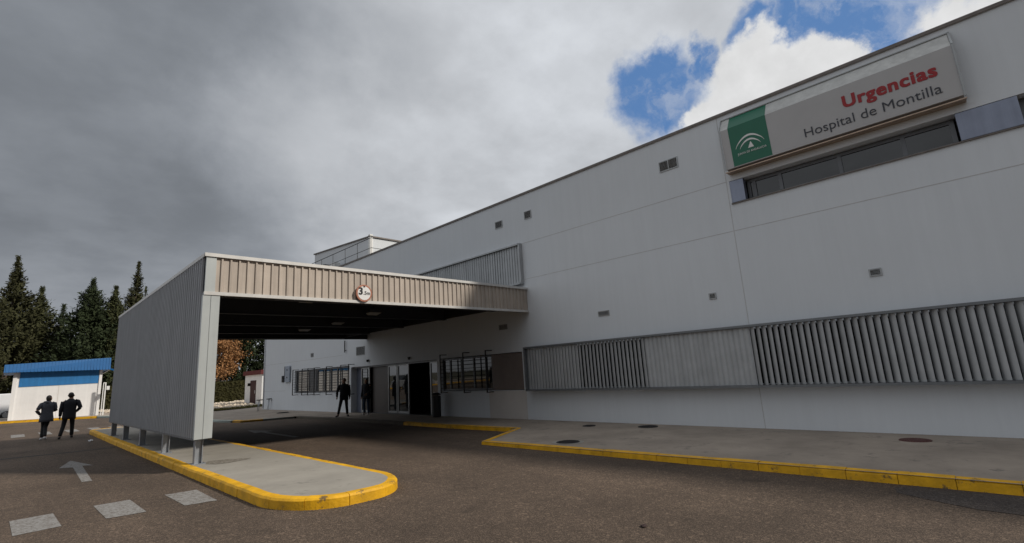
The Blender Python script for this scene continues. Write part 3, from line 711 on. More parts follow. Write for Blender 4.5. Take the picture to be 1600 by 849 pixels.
# height limit sign
H = thing('height_limit_sign', 'round white 3.5 m height limit sign with faded red ring on the fascia', 'sign', (5.65, CY-.05, 3.5))
RX = Matrix.Rotation(math.radians(90), 4, 'X')
d = MB(); d.lathe((5.65, CY-.07, 3.73), [(.001,-.008),(.2,-.008),(.205,0),(.205,.02),(.2,.024),(.001,.024)], 40, M=RX); d.build('ring', M['coastred'], H)
d = MB(); d.lathe((5.65, CY-.0945, 3.73), [(.001,-.001),(.165,-.001),(.165,.002),(.001,.002)], 40, M=RX); d.build('disc', M['whitepaint'], H)
d = MB(); d.box(5.63, 5.67, CY-.103, CY-.04, 3.87, 3.91); d.box(5.63, 5.67, CY-.06, CY-.03, 3.6, 3.86); d.build('clamp', M['rust'], H)
put_text('digit', embolden(text_mesh('3', .085, None, 0), .02), M['black'], (5.515, CY-.098, 3.695), (1,0,0), (0,0,1), H)
put_text('lettering', text_mesh('.5m', .17, None, .012), M['black'], (5.63, CY-.098, 3.695), (1,0,0), (0,0,1), H)

# ------------------------------------------------------------------ litter bin and perch seats
b_ = thing('litter_bin', 'black cylindrical litter bin standing beside the glazed entrance', 'bin', (11.2, 14.75, zt(11.2)))
zb = zt(11.2)
p = MB(); p.lathe((11.2,14.95,zb), [(.15,0),(.17,.02),(.175,.75),(.16,.76),(.155,.1),(.01,.1)], 20); p.build('bin_body', M['black'], b_, smooth=False)
p = MB(); p.lathe((11.2,14.95,zb+.78), [(.18,0),(.18,.03),(.1,.09),(.01,.1)], 20); p.build('lid', M['black'], b_)
def perch(x, y, label):
    z = zs(x, y) if y < 12 else zr(x)+.075+.055*max(0,min(1,(x-7.4)/4.1))
    t = thing('perch_seat', label, 'seat', (x, y, z), 'perch seats at the end of the building')
    p = MB(); p.tube([(x-.04,y-.08,z),(x+.06,y-.02,z+.62)], .015, 8); p.tube([(x+.1,y+.08,z),(x+.1,y+.02,z+.62)], .015, 8); p.build('legs', M['steel'], t, smooth=True)
    p = MB(); p.box(x-.05, x+.26, y-.1, y+.1, z+.62, z+.67); p.build('seat', M['black'], t, bevel=.015)
perch(11.3, 32.3, 'dark topped perch seat on thin legs right against the white wall')
perch(10.36, 31.2, 'dark topped perch seat on thin legs farther from the wall')

# ------------------------------------------------------------------ kiosk
ang_k = math.atan2(-3.5, 4.3)
def local_thing(name, label, cat, loc, rot, group=None):
    o = bpy.data.objects.new(name, None); C.objects.link(o); o.location = Vector(loc)*S; o.rotation_euler = (0,0,rot); o['_o'] = (0.,0.,0.); return tag(o, label, cat, group)
KI = local_thing('kiosk_building', 'small white building with blue metal roof and blue upper band', 'building', (.0, 43.3, .3), 0)
k = MB(); k.box(.2, 4.35, .0, 4.2, 0, 3.12); k.build('wall', M['kwhite'], KI)
k = MB(); k.box(.45, 4.22, -.03, .0, 2.2, 3.1); kb = k.build('blue_band', M['kblue'], KI)
k = MB()
for i in range(12): k.box(.455, 4.215, -.036, -.03, 2.26+i*.07, 2.266+i*.07)
k.build('band_joints', M['kroof'], kb)
for a_, b_2 in ((.16, .34), (4.24, 4.39)):
    k = MB(); k.box(a_, b_2, -.07, .02, -.1, 3.11); k.build('pilaster', M['kwhite'], KI)
k = MB(); k.box(2.28, 2.3, -.008, .001, 0, 2.18); k.build('panel_joint', M['beige'], KI)
k = MB(); e0, e1 = -.28, 4.75
k.add([(e0,-.42,3.1),(e1,-.42,3.06),(e1,-.3,3.86),(e0,-.3,3.58),(e0,4.4,3.1),(e1,4.4,3.06),(e1,4.4,3.95),(e0,4.4,3.65)], [(0,1,2,3),(3,2,6,7),(0,3,7,4),(1,5,6,2),(4,7,6,5),(0,4,5,1)])
kr = k.build('roof', M['kroof'], KI)
k = MB()
for i in range(32):
    t_ = (i+.5)/32; x = e0+(e1-e0)*t_; k.bar((x,-.43,3.11-.04*t_),(x,-.31,3.57+.28*t_),.025,.03, up=(1,0,0))
k.build('roof_seams', M['kroof'], kr)
k = MB(); k.bar((4.75,-.2,3.1),(5.1,-.3,2.98),.05,.1); k.build('gutter', M['kroof'], KI)
k = MB(); k.bar((4.39,0,2.8),(4.72,-.2,3.04),.04,.04); k.build('brace', M['whitepaint'], KI)
E_ = thing('entry_post', 'slim white post with a small box beside the blue roofed building', 'post', (4.62, 42.6, zt(4.62)))
k = MB(); k.box(4.52, 4.58, 42.56, 42.64, zt(4.6), 2.45); k.box(4.42, 4.46, 42.56, 42.64, zt(4.6), 2.45); k.box(4.42,4.58,42.56,42.64,2.45,2.5); k.build('pole', M['whitepaint'], E_)
k = MB(); k.box(4.6, 4.76, 42.5, 42.7, 2.0, 2.25); k.build('box', M['whitepaint'], E_, bevel=.02)

# ------------------------------------------------------------------ small hut
HU = thing('utility_hut', 'small white hut with dark red roof trim and dark red door by the hedge', 'hut', (14.3, 43, .1))
k = MB(); k.box(14.2, 17, 42, 46, 0, 2.5); k.build('wall', M['kwhite'], HU)
k = MB(); k.box(14.05, 17.1, 41.85, 46.15, 2.5, 2.85); k.build('roof', M['hutred'], HU)
k = MB(); k.box(14.17, 14.2, 43.3, 44.6, .1, 2.05); hd_ = k.build('door', M['hutdoor'], HU)
k = MB(); k.box(14.14, 14.17, 43.38, 43.43, 1.0, 1.25); k.build('handle', M['whitepaint'], hd_)
k = MB(); k.box(14.0, 14.2, 44.62, 44.75, 1.6, 1.85); k.build('wall_lamp', M['black'], HU)

# ------------------------------------------------------------------ stone bed, verge, hedge
bed = [(5.4,46),(9.6,36.9),(13,38.6),(13.8,41.8),(14,46.2),(20,46.2),(20,55),(5,56)]
sheet('stone_bed_base', bed, M['rock'], lambda x, y: zt(x)+.0)
sheet('grass_verge', [(6.4,42.5),(9.6,36.3),(13.2,37.9),(13.1,39.0),(9.7,37.4),(6.6,43.6)], M['grass'], lambda x, y: zt(x)+.03)
rk = MB()
def pip(x, y, poly):
    c = False; n_ = len(poly)
    for i in range(n_):
        x1, y1 = poly[i]; x2, y2 = poly[(i+1) % n_]
        if (y1 > y) != (y2 > y) and x < (x2-x1)*(y-y1)/(y2-y1)+x1: c = not c
    return c
cnt = 0
while cnt < 1500:
    x = random.uniform(5, 20); y = random.uniform(37.2, 54)
    if not pip(x, y, bed): continue
    r = random.uniform(.05, .17); bm = []
    z = zt(x)+r*.3
    for k_ in range(6):
        a_ = k_*math.pi/3+random.random(); bm.append((x+math.cos(a_)*r*random.uniform(.7,1.2), y+math.sin(a_)*r*random.uniform(.7,1.2), z+random.uniform(-.3,.3)*r))
    rk.add(bm + [(x, y, z+r*random.uniform(.6,1)), (x,y,z-r*.5)], [(i, (i+1)%6, 6) for i in range(6)] + [((i+1)%6, i, 7) for i in range(6)]); cnt += 1
tag(rk.build('stone_bed', M['rock'], recalc=False), 'pale stones spread over the bed in front of the hedge', 'stones', kind='stuff')
gr = MB()
for i in range(2600):
    t = random.random(); 
    if t < .5: u = t*2; x = 6.4+(9.6-6.4)*u; y = 42.5+(36.5-42.5)*u
    else: u = (t-.5)*2; x = 9.6+3.6*u; y = 36.5+1.7*u
    x += random.uniform(-.1,.3); y += random.uniform(-.1,1.0); z = zt(x); a_ = random.random()*6.28; w_ = .03; h_ = random.uniform(.05,.2)
    gr.add([(x-w_*math.cos(a_),y-w_*math.sin(a_),z),(x+w_*math.cos(a_),y+w_*math.sin(a_),z),(x+random.uniform(-.05,.05),y,z+h_)],[(0,1,2)])
tag(gr.build('grass', M['grass'], recalc=False), 'dry yellowish grass strip along the edge of the stones', 'grass', kind='stuff')

def leafquad(m_, c, size, nrm=None, mi=0, asp=1.6):
    if nrm is None: nrm = Vector((random.gauss(0,1), random.gauss(0,1), random.gauss(0,1)))
    nrm = nrm.normalized(); a_ = nrm.cross(Vector((random.gauss(0,1),random.gauss(0,1),random.gauss(0,1)))).normalized(); b2 = nrm.cross(a_)
    a_ *= size*.5*asp; b2 *= size*.5
    m_.add([c-a_*.9-b2*.25, c-b2, c+a_, c+b2], [(0,1,2,3)], mi)
hg = MB()
for i in range(14000):
    x = random.uniform(4.6, 18.5); f_ = random.random()
    if f_ < .72: y = 56+random.gauss(0,.07); z = random.uniform(.1, 2.12)
    else: y = random.uniform(56, 57.4); z = 2.12+random.gauss(0,.05)
    leafquad(hg, Vector((x, y, z+zt(x)-.15)), random.uniform(.1,.22), Vector((random.gauss(0,.6), -1, random.gauss(.2,.6))) if f_ < .72 else Vector((random.gauss(0,.6), random.gauss(0,.5), 1)))
hgT = thing('clipped_hedge', 'long clipped green hedge behind the pale stones', 'hedge', (11, 56.7, .15))
hg.build('hedge_leaves', M['hedge'], hgT, recalc=False)
hc = MB(); hc.box(4.7, 18.4, 56.1, 57.3, .1, 2.05); hc.build('hedge_core', M['hedge'], hgT)

# ------------------------------------------------------------------ trees
def conifer_crown(h, r, seed, nb=520, lean=0., top=.22, base=.02, irr=.35):
    rnd = random.Random(seed); m_ = MB()
    for i in range(nb):
        t = base + (1-base)*rnd.random()**.85             # 0 bottom .. 1 tip
        prof = r*(min(1, (1-t)/.62))**.82 if t > .1 else r*(.6+4*t)
        if t > 1-top: prof *= .3 + .7*(1-t)/top
        az = rnd.random()*6.283
        lump = 1 + irr*mnoise.noise(Vector((math.cos(az)*1.6, math.sin(az)*1.6, t*9+seed)))*1.6
        L_ = max(.07, prof*lump*rnd.uniform(.78, 1.16)); z0 = t*h
        dx, dy = math.cos(az), math.sin(az); n_ = int(5+L_*7)
        for j in range(n_):
            u = (j+rnd.random())/n_; u = .25+.75*u
            rise = L_*(.28*u + .35*u*u*u) - .12*L_
            c = Vector((dx*L_*u+lean*t*t*h, dy*L_*u, z0+rise-.1)) + Vector((rnd.gauss(0,.09), rnd.gauss(0,.09), rnd.gauss(0,.08)))
            nrm = Vector((dx*.5+rnd.gauss(0,.5), dy*.5+rnd.gauss(0,.5), rnd.gauss(.5,.5)))
            size = rnd.uniform(.16, .36)*(1.0 if t < .75 else .75 if t < .9 else .5)
            n2 = nrm.normalized(); ax = (Vector((dx, dy, .65+rnd.gauss(0,.3))) - n2*n2.dot(Vector((dx,dy,.65)))).normalized(); b2 = n2.cross(ax)
            m_.add([c-ax*size*.5, c-b2*size*.28, c+ax*size*.95, c+b2*size*.28], [(0,1,2,3)])
    # leader
    for j in range(26):
        u = rnd.random(); c = Vector((lean*h*(1-.05*(1-u))+rnd.gauss(0,.05), rnd.gauss(0,.05), h*(1.0+.03*u-.05)))
        m_.add([c+Vector((0,0,-.15)), c+Vector((.06,0,0)), c+Vector((rnd.uniform(-.1,.1),0,.22)), c+Vector((-.06,0,0))], [(0,1,2,3)])
    return m_
def conifer(x, y, h, r, seed, label, m='conifer', nb=520, **kw):
    z = zr(x)-.05
    t = bpy.data.objects.new('conifer_tree', None); C.objects.link(t); t.location = Vector((x,y,z))*S; t['_o'] = (0.,0.,0.)
    tag(t, label, 'tree', 'tall conifers beyond the road')
    tk = MB(); tk.tube([(0,0,-.2),(0,0,h*.3),(kw.get('lean',0)*h*.4,0,h*.75),(kw.get('lean',0)*h,0,h*.97)], [r*.13, r*.1, r*.05, .02], 10)
    for q in range(10):
        a_ = q*2.4; zz = h*(.06+.05*q); tk.tube([(0,0,zz),(math.cos(a_)*r*.6, math.sin(a_)*r*.6, zz+r*.25)], [r*.03, .015], 6)
    tk.build('trunk', M['bark'], t)
    conifer_crown(h, r, seed, nb, **kw).build('crown', M[m], t, recalc=False)
    return t
conifer(-.35, 66, 15.2, 2.9, 3, 'tallest shaggy conifer at the left edge, behind the white vehicle', 'conifer2', 1000, top=.42, irr=.5, lean=-.012)
conifer(1.45, 68, 12.7, 2.2, 5, 'shorter conifer just right of the tall left edge one', 'conifer', 800)
conifer(3.35, 70, 11.3, 1.5, 8, 'narrow dark columnar conifer left of the gap of sky', 'conifer3', 600, top=.12)
conifer(5.05, 64, 13.3, 2.5, 12, 'broad dense conifer with pointed top behind the blue roof', 'conifer3', 1050, top=.15)
conifer(6.95, 64.5, 12.8, 2.1, 15, 'bushy conifer pressed against the broad one behind the blue roof', 'conifer', 850, top=.18)
conifer(9.1, 68, 16.5, 2.3, 21, 'tall thin topped conifer rising above the grey canopy side wall', 'conifer2', 850, top=.5, irr=.55, lean=.004)
conifer(11.15, 76, 15.1, 1.0, 25, 'slim distant conifer tip just over the canopy edge', 'conifer', 320, top=.15)
conifer(-3.6, 67, 12.5, 2.6, 31, 'wide conifer mostly cut off by the left edge of the picture', 'conifer2', 560)
conifer(12.8, 67, 12, 2.4, 33, 'conifer behind the canopy, left of the orange tree', 'conifer3', 520)
conifer(18.9, 62, 12.5, 2.5, 41, 'dark conifer filling the view right of the orange tree', 'conifer3', 760)
conifer(21.8, 61, 11.5, 2.3, 43, 'dark conifer behind the white hut with red trim', 'conifer3', 640)
conifer(16.0, 67, 12.5, 2.6, 47, 'dark conifer standing right behind the orange tree', 'conifer3', 640)
conifer(25, 66, 13, 2.8, 49, 'dark conifer hidden behind the end of the hospital', 'conifer3', 420)
# broadleaf in autumn colour
def broadleaf(x, y, h, r, seed, label):
    rnd = random.Random(seed); z = zr(x)
    t = bpy.data.objects.new('autumn_tree', None); C.objects.link(t); t.location = Vector((x,y,z))*S; t['_o'] = (0.,0.,0.)
    tag(t, label, 'tree')
    tk = MB(); tk.tube([(0,0,-.2),(.05,0,h*.3),(0,.1,h*.55),(.1,0,h*.85)], [.2,.15,.1,.03], 10); cl = []
    for q in range(26):
        a_ = rnd.random()*6.28; zz = h*rnd.uniform(.3,.7); L_ = r*rnd.uniform(.5,1.0); e_ = Vector((math.cos(a_)*L_, math.sin(a_)*L_, zz+L_*rnd.uniform(.1,.7)))
        mid = Vector((e_.x*.5, e_.y*.5, zz+(e_.z-zz)*.35)); tk.tube([(0,0,zz), mid, e_], [.06,.035,.012], 6); cl += [e_, mid.lerp(e_, .55)]
    tk.build('trunk', M['bark'], t)
    m_ = MB()
    for c in cl:
        s_ = rnd.uniform(.35,.6)
        for j in range(170):
            p_ = c + Vector((rnd.gauss(0,s_), rnd.gauss(0,s_), rnd.gauss(0,s_*.75))); leafquad(m_, p_, rnd.uniform(.09,.2), asp=1.2)
    m_.build('crown', M['autumn'], t, recalc=False)
broadleaf(15.9, 60.5, 8.6, 2.1, 5, 'broadleaf tree with orange autumn leaves seen below the canopy roof')

# ------------------------------------------------------------------ vehicles
def vehicle(name, label, cat, loc, rot, body, roof, L_, W_, m, wheelr, group=None, axles=(.8, .78)):
    t = bpy.data.objects.new(name, None); C.objects.link(t); t.location = Vector(loc); t.rotation_euler = (0,0,rot); t['_o'] = (0.,0.,0.); tag(t, label, cat, group)
    b = MB(); b.prism(body, 'y', -W_/2, W_/2); bo = b.build('body', M[m], t, scale=1, bevel=.05)
    # greenhouse: tapered
    lo, hi = roof; g_ = MB(); n_ = len(lo)
    vs = [(x,-W_/2+.03,z) for x,z in lo] + [(x,W_/2-.03,z) for x,z in lo] + [(x,-W_/2+.17,z) for x,z in hi] + [(x,W_/2-.17,z) for x,z in hi]
    g_.add(vs, [(0,1,5,4),(2,3,7,6),(4,5,7,6),(0,4,6,2),(1,3,7,5)]); g_.build('windows', M['glass'], t, scale=1, bevel=.03)
    r_ = MB(); r_.box(hi[0][0]+.02, hi[1][0]-.02, -W_/2+.16, W_/2-.16, hi[0][1], hi[0][1]+.04); r_.build('roof', M[m], t, scale=1, bevel=.015)
    RY = Matrix.Rotation(math.radians(90), 4, 'X')
    for ax in (-L_/2+axles[0], L_/2-axles[1]):
        for sy in (-1, 1):
            w = MB(); w.lathe((ax, sy*(W_/2-.1), wheelr), [(wheelr*.6,-.1),(wheelr*.95,-.1),(wheelr,-.06),(wheelr,.06),(wheelr*.95,.1),(wheelr*.6,.1)], 24, M=RY); wo = w.build('wheel', M['tyre'], t, scale=1)
            w = MB(); w.lathe((ax, sy*(W_/2-.1), wheelr), [(.02,-.105),(wheelr*.58,-.108),(wheelr*.6,-.09),(wheelr*.6,.09),(wheelr*.58,.108),(.02,.105)], 16, M=RY); w.build('rim', M['rim'], wo, scale=1)
    for sy in (-1, 1):
        w = MB(); w.box(body[-1][0]-.02, body[-1][0]+.09, sy*W_*.36-.14, sy*W_*.36+.14, .62, .76); w.build('headlight', M['lens'], t, scale=1, bevel=.02)
    return t
car_body = [(-2.1,.3),(2.1,.3),(2.15,.55),(2.1,.78),(1.95,.92),(-1.0,.98),(-1.95,.72),(-2.15,.6)]
car_body = [(-2.15,.6),(-2.1,.3),(2.1,.3),(2.15,.55),(2.1,.8),(1.9,.95),(-1.0,.98),(-1.9,.78)]
vehicle('parked_car', 'silver car parked across the road, seen only mirrored in the entrance doors', 'car', (-3.2*S, 39*S, zr(0)*S), math.radians(10), car_body, ([(-1.1,.93),(1.8,.93),(-1.1,.93),(1.8,.93)][:2], [(-.45,1.42),(1.2,1.42)]), 4.3, 1.75, 'carsilver', .31)
van_body = [(-2.5,.35),(2.4,.35),(2.5,.6),(2.5,1.9),(2.35,2.02),(-1.1,2.02),(-1.75,1.2),(-2.45,.95)]
vehicle('parked_van', 'white van parked at the left edge beside the kiosk', 'van', (-1.55*S, 51.5*S, zr(0)*S), math.radians(6), van_body, ([(-1.72,1.22),(-1.0,1.22)], [(-1.2,1.9),(-.5,1.9)]), 5.0, 1.95, 'vanwhite', .34)

# ------------------------------------------------------------------ people
def skin_mesh(verts, edges, radii, root=0, sub=1):
    me = bpy.data.meshes.new('s'); me.from_pydata([tuple(v) for v in verts], edges, []); o = bpy.data.objects.new('s', me); C.objects.link(o)
    sk = o.modifiers.new('skin', 'SKIN'); sk.use_smooth_shade = True
    for i, r in enumerate(radii):
        sv = me.skin_vertices[0].data[i]; sv.radius = (r, r) if not hasattr(r, '__len__') else r; sv.use_root = (i == root)
    if sub: sb = o.modifiers.new('sub', 'SUBSURF'); sb.levels = sub; sb.render_levels = sub
    bpy.context.view_layer.update(); dg = bpy.context.evaluated_depsgraph_get(); m2 = bpy.data.meshes.new_from_object(o.evaluated_get(dg)); bpy.data.objects.remove(o); bpy.data.meshes.remove(me)
    return [v.co.copy() for v in m2.vertices], [tuple(p.vertices) for p in m2.polygons]
def figure(label, loc, rot, J, mats, jacket_len=.80, bulk=1.0, hood=False, hair='short', sc=1.0):
    t = bpy.data.objects.new('person', None); C.objects.link(t); t.location = Vector(loc)*S; t.rotation_euler = (0,0,rot); t.scale = (sc,)*3; t['_o'] = (0.,0.,0.); tag(t, label, 'person')
    V = {k_: Vector(v) for k_, v in J.items()}
    def chain(spec, links, root=0, sub=2):
        names = [s[0] for s in spec]; return skin_mesh([V[s[0]] for s in spec], [(names.index(a_), names.index(b2)) for a_, b2 in links], [s[1] for s in spec], root, sub)
    # body
    V['crown'] = V['head'] + Vector((0,0,.075)); V['chin'] = V['head'] + (V['neck']-V['head'])*.45 + V['face']*.045
    body = MB()
    spec = [('pelvis',.11),('waist',.1),('chest',.12),('neck',.055),('chin',.07),('head',.092),('crown',.075),('shL',.055),('shR',.055),('elL',.038),('elR',.038),('wrL',.028),('wrR',.028),('hipL',.085),('hipR',.085),('knL',.055),('knR',.055),('anL',.038),('anR',.038),('toL',.03),('toR',.03)]
    links = [('pelvis','waist'),('waist','chest'),('chest','neck'),('neck','chin'),('chin','head'),('head','crown'),('chest','shL'),('chest','shR'),('shL','elL'),('shR','elR'),('elL','wrL'),('elR','wrR'),('pelvis','hipL'),('pelvis','hipR'),('hipL','knL'),('hipR','knR'),('knL','anL'),('knR','anR'),('anL','toL'),('anR','toR')]
    v_, f_ = chain(spec, links, 0, 2); body.add(v_, f_)
    # nose and ears
    hd0 = V['head']; fc = V['face'].normalized(); sd = fc.cross(Vector((0,0,1))).normalized()
    body.add([hd0+fc*.085+Vector((0,0,.02)), hd0+fc*.115-Vector((0,0,.025)), hd0+fc*.085+sd*.018-Vector((0,0,.03)), hd0+fc*.085-sd*.018-Vector((0,0,.03))], [(0,1,2),(0,3,1),(1,3,2)])
    for s_ in (-1, 1): body.lathe(hd0+sd*s_*.088, [(.004,-.03),(.02,-.015),(.02,.015),(.004,.03)], 8)
    for s_ in ('L', 'R'):                                   # hand: palm and five fingers
        w_ = V['wr'+s_]; d_ = (w_-V['el'+s_]).normalized(); side = d_.cross(V['face']).normalized(); 
        if side.length < .1: side = Vector((1,0,0))
        palm = w_+d_*.08
        vv = [w_, w_+d_*.045, palm]; v_, f_ = skin_mesh(vv, [(0,1),(1,2)], [.026,.036,.034], 0, 1); body.add(v_, f_)
        pn = side.cross(d_).normalized()
        for q, ln in enumerate((.068,.078,.072,.056)):
            o_ = pn*(-.03+.02*q); a0 = palm-d_*.01+o_; a1 = a0+d_*ln*.5+side*.006; a2 = a1+d_*ln*.45+side*.018
            v_, f_ = skin_mesh([a0,a1,a2], [(0,1),(1,2)], [.009,.0085,.0075], 0, 1); body.add(v_, f_)
        a0 = w_+d_*.03-pn*.03; a1 = a0+d_*.035-pn*.03; a2 = a1+d_*.03-pn*.008
        v_, f_ = skin_mesh([a0,a1,a2], [(0,1),(1,2)], [.011,.01,.009], 0, 1); body.add(v_, f_)
    body.build('body', M['skin'], t, scale=1, smooth=True, recalc=False)
    # trousers
    ws = V['pelvis']+Vector((0,0,.06)); V['belt'] = ws
    v_, f_ = chain([('pelvis',.135*bulk),('belt',.13*bulk),('hipL',.1),('hipR',.1),('knL',.072),('knR',.072),('anL',.062),('anR',.062)], [('pelvis','belt'),('pelvis','hipL'),('pelvis','hipR'),('hipL','knL'),('hipR','knR'),('knL','anL'),('knR','anR')])
    m_ = MB(); m_.add(v_, f_); m_.build('trousers', M[mats['trousers']], t, scale=1, smooth=True, recalc=False)
    # jacket
    V['hem'] = V['pelvis'] + (V['pelvis']-V['waist']).normalized()*(jacket_len*.12); V['hemL'] = V['hem']+Vector((-.075,0,0)); V['hemR'] = V['hem']+Vector((.075,0,0))
    V['chL'] = V['chest']+Vector((-.07,0,-.02)); V['chR'] = V['chest']+Vector((.07,0,-.02)); V['collar'] = V['neck']-Vector((0,0,.02))
    B_ = bulk
    m_ = MB(); n_ = 16; flare = 1.12 if jacket_len > 1.1 else 1.0
    rings = [(V['hem']-Vector((0,0,.1)), .185*flare, .135*flare), (V['hem'], .182*flare, .135*flare), (V['pelvis'].lerp(V['waist'],.5), .172, .13), (V['waist'], .168, .125), (V['waist'].lerp(V['chest'],.6), .182, .13), (V['chest'], .19, .132), (V['chest']+Vector((0,0,.07)), .185, .118), (V['chest']+Vector((0,0,.115)), .14, .095), (V['collar'], .085, .075), (V['collar']+Vector((0,0,.03)), .07, .068)]
    vs = []
    for c_, rx, ry in rings:
        for k_ in range(n_):
            a_ = 2*math.pi*k_/n_; cs, sn = math.cos(a_), math.sin(a_)
            vs.append(c_+Vector((rx*B_*abs(cs)**.85*(1 if cs > 0 else -1), ry*B_*abs(sn)**.85*(1 if sn > 0 else -1), 0))+Vector((random.gauss(0,.003),)*3))
    m_.add(vs, [(i*n_+k_, i*n_+(k_+1)%n_, (i+1)*n_+(k_+1)%n_, (i+1)*n_+k_) for i in range(len(rings)-1) for k_ in range(n_)] + [tuple(range(n_-1,-1,-1))])
    for s_ in ('L', 'R'):
        a0 = V['sh'+s_].lerp(V['chest'], .25)+Vector((0,0,-.01)); a1 = V['sh'+s_]; a2 = V['el'+s_]; a3 = V['wr'+s_]
        pts = [a0, a1.lerp(a0,.3)+Vector((0,0,.008)), a1-Vector((0,0,.012)), a1.lerp(a2,.35), a1.lerp(a2,.8), a2, a2.lerp(a3,.25), a2.lerp(a3,.7), a3]
        m_.tube(pts, [r_*B_ for r_ in (.06,.072,.074,.07,.06,.058,.055,.047,.042)], 12)
    m_.build('jacket', M[mats['jacket']], t, scale=1, smooth=True, recalc=False)
    if hood:
        c = V['neck']-V['face']*.07-Vector((0,0,.02)); m_ = MB(); v_, f_ = skin_mesh([c+sd*.1, c-V['face']*.03-Vector((0,0,.03)), c-sd*.1], [(0,1),(1,2)], [.045,.065,.045], 1, 2); m_.add(v_, f_); m_.build('hood', M[mats['jacket']], t, scale=1, smooth=True, recalc=False)
    # shoes
    for s_ in ('L', 'R'):
        a_ = V['an'+s_]; b2 = V['to'+s_]; d_ = (b2-a_).normalized(); m_ = MB(); v_, f_ = skin_mesh([a_-d_*.02-Vector((0,0,.01)), a_-d_*.045-Vector((0,0,.04)), a_.lerp(b2,.5)-Vector((0,0,.015)), b2+d_*.03], [(0,2),(1,2),(2,3)], [.05,.042,.046,.036], 2, 2); m_.add(v_, f_); m_.build('shoe', M[mats['shoes']], t, scale=1, smooth=True, recalc=False)
    # hair
    m_ = MB(); c = V['head']+Vector((0,0,.02))-V['face']*.02
    bm = bmesh.new(); bmesh.ops.create_icosphere(bm, subdivisions=3, radius=1)
    for v in bm.verts:
        q = v.co.copy(); k_ = 1+.05*mnoise.noise(q*5)
        q = Vector((q.x*.088, q.y*.092, q.z*(.108 if q.z > 0 or hair == 'short' else .17)))*k_
        v.co = c + q
    me = bpy.data.meshes.new('hair'); bm.to_mesh(me); bm.free(); me.materials.append(M[mats['hair']]); me.polygons.foreach_set('use_smooth', [True]*len(me.polygons))
    ho = bpy.data.objects.new('hair', me); C.objects.link(ho); ho.parent = t
    return t
def pose(**kw):
    J = dict(pelvis=(0,0,.95), waist=(0,0,1.1), chest=(0,0,1.33), neck=(0,.01,1.5), head=(0,.02,1.63), face=(0,1,0),
             shL=(-.18,0,1.42), shR=(.18,0,1.42), elL=(-.24,-.02,1.12), elR=(.24,-.02,1.12), wrL=(-.25,.05,.88), wrR=(.25,.05,.88),
             hipL=(-.09,0,.9), hipR=(.09,0,.9), knL=(-.1,.03,.5), knR=(.1,.03,.5), anL=(-.11,0,.09), anR=(.11,0,.09), toL=(-.13,.15,.04), toR=(.13,.15,.04))
    J.update(kw); return J
# woman walking away, elbow out, head turned to her companion
figure('person walking away in a grey hooded jacket, black trousers and white shoes', (1.02, 23.45, zr(1.02)), 0,
    pose(face=(.75,.65,0), head=(.02,.03,1.62), elL=(-.31,-.08,1.15), wrL=(-.2,.09,1.0), elR=(.25,.02,1.14), wrR=(.14,.2,1.1),
         hipL=(-.08,0,.9), hipR=(.08,0,.9), knL=(-.06,.1,.5), anL=(-.08,-.05,.09), toL=(-.1,.1,.04), knR=(.0,.04,.5), anR=(-.0,-.28,.13), toR=(.03,-.14,.05)),
    dict(trousers='trouserblack', jacket='jacketgrey', shoes='shoewhite', hair='hairdark'), jacket_len=1.25, bulk=1.06, hood=True, hair='long', sc=.95)
figure('person walking away in a black coat and black trousers, right elbow bent outwards', (1.56, 23.0, zr(1.56)), math.radians(-6),
    pose(face=(.3,.95,0), elL=(-.25,-.03,1.13), wrL=(-.26,.03,.87), elR=(.31,-.07,1.16), wrR=(.22,.13,1.03), shL=(-.2,0,1.41), shR=(.2,0,1.41),
         knL=(-.13,.02,.5), anL=(-.2,-.12,.1), toL=(-.22,.03,.04), knR=(.12,.12,.5), anR=(.13,.12,.09), toR=(.15,.27,.04)),
    dict(trousers='trouserblack', jacket='coatblack', shoes='shoeblack', hair='hairdark'), jacket_len=1.0, bulk=1.12, sc=.99)
pz = lambda x: zr(x)+.075+.055*max(0,min(1,(x-7.4)/4.1))
figure('person in a dark suit standing legs apart in front of the barred window', (10.1, 20.0, pz(10.1)), math.radians(150),
    pose(face=(.2,.97,0), shL=(-.2,0,1.41), shR=(.2,0,1.41), elR=(.3,.02,1.14), wrR=(.3,.16,.92), knL=(-.12,.02,.5), anL=(-.15,0,.09), toL=(-.2,.14,.04), knR=(.17,.04,.5), anR=(.25,.06,.09), toR=(.33,.2,.04)),
    dict(trousers='trouserblack', jacket='coatblack', shoes='shoeblack', hair='hairdark'), jacket_len=.9, bulk=1.08, sc=1.03)
figure('person in a dark jacket and blue jeans standing at the entrance', (11.0, 19.7, zt(11.0)-.01), math.radians(120),
    pose(face=(.5,.85,0), elL=(-.27,.03,1.16), wrL=(-.14,.2,1.02), knR=(.12,.05,.5)),
    dict(trousers='jeans', jacket='coatblack', shoes='shoewhite', hair='hairdark'), jacket_len=.8, bulk=1.05, sc=1.0)

# ------------------------------------------------------------------ camera
cam = bpy.data.cameras.new('camera'); co = bpy.data.objects.new('camera', cam); C.objects.link(co)
r = Vector((0.69569897,-0.71556351,-0.0630222)); u = Vector((-0.09761156,-0.18109144,0.97861017)); f = Vector((0.71167052,0.6746664,0.1958324))
Mx = Matrix((r, u, -f)).transposed().to_4x4(); Mx.translation = Vector((0,0,1.8*S)); co.matrix_world = Mx
cam.sensor_width = 36; cam.lens = 744.6825/1600*36; cam.clip_end = 3000; cam.clip_start = .05
bpy.context.scene.camera = co

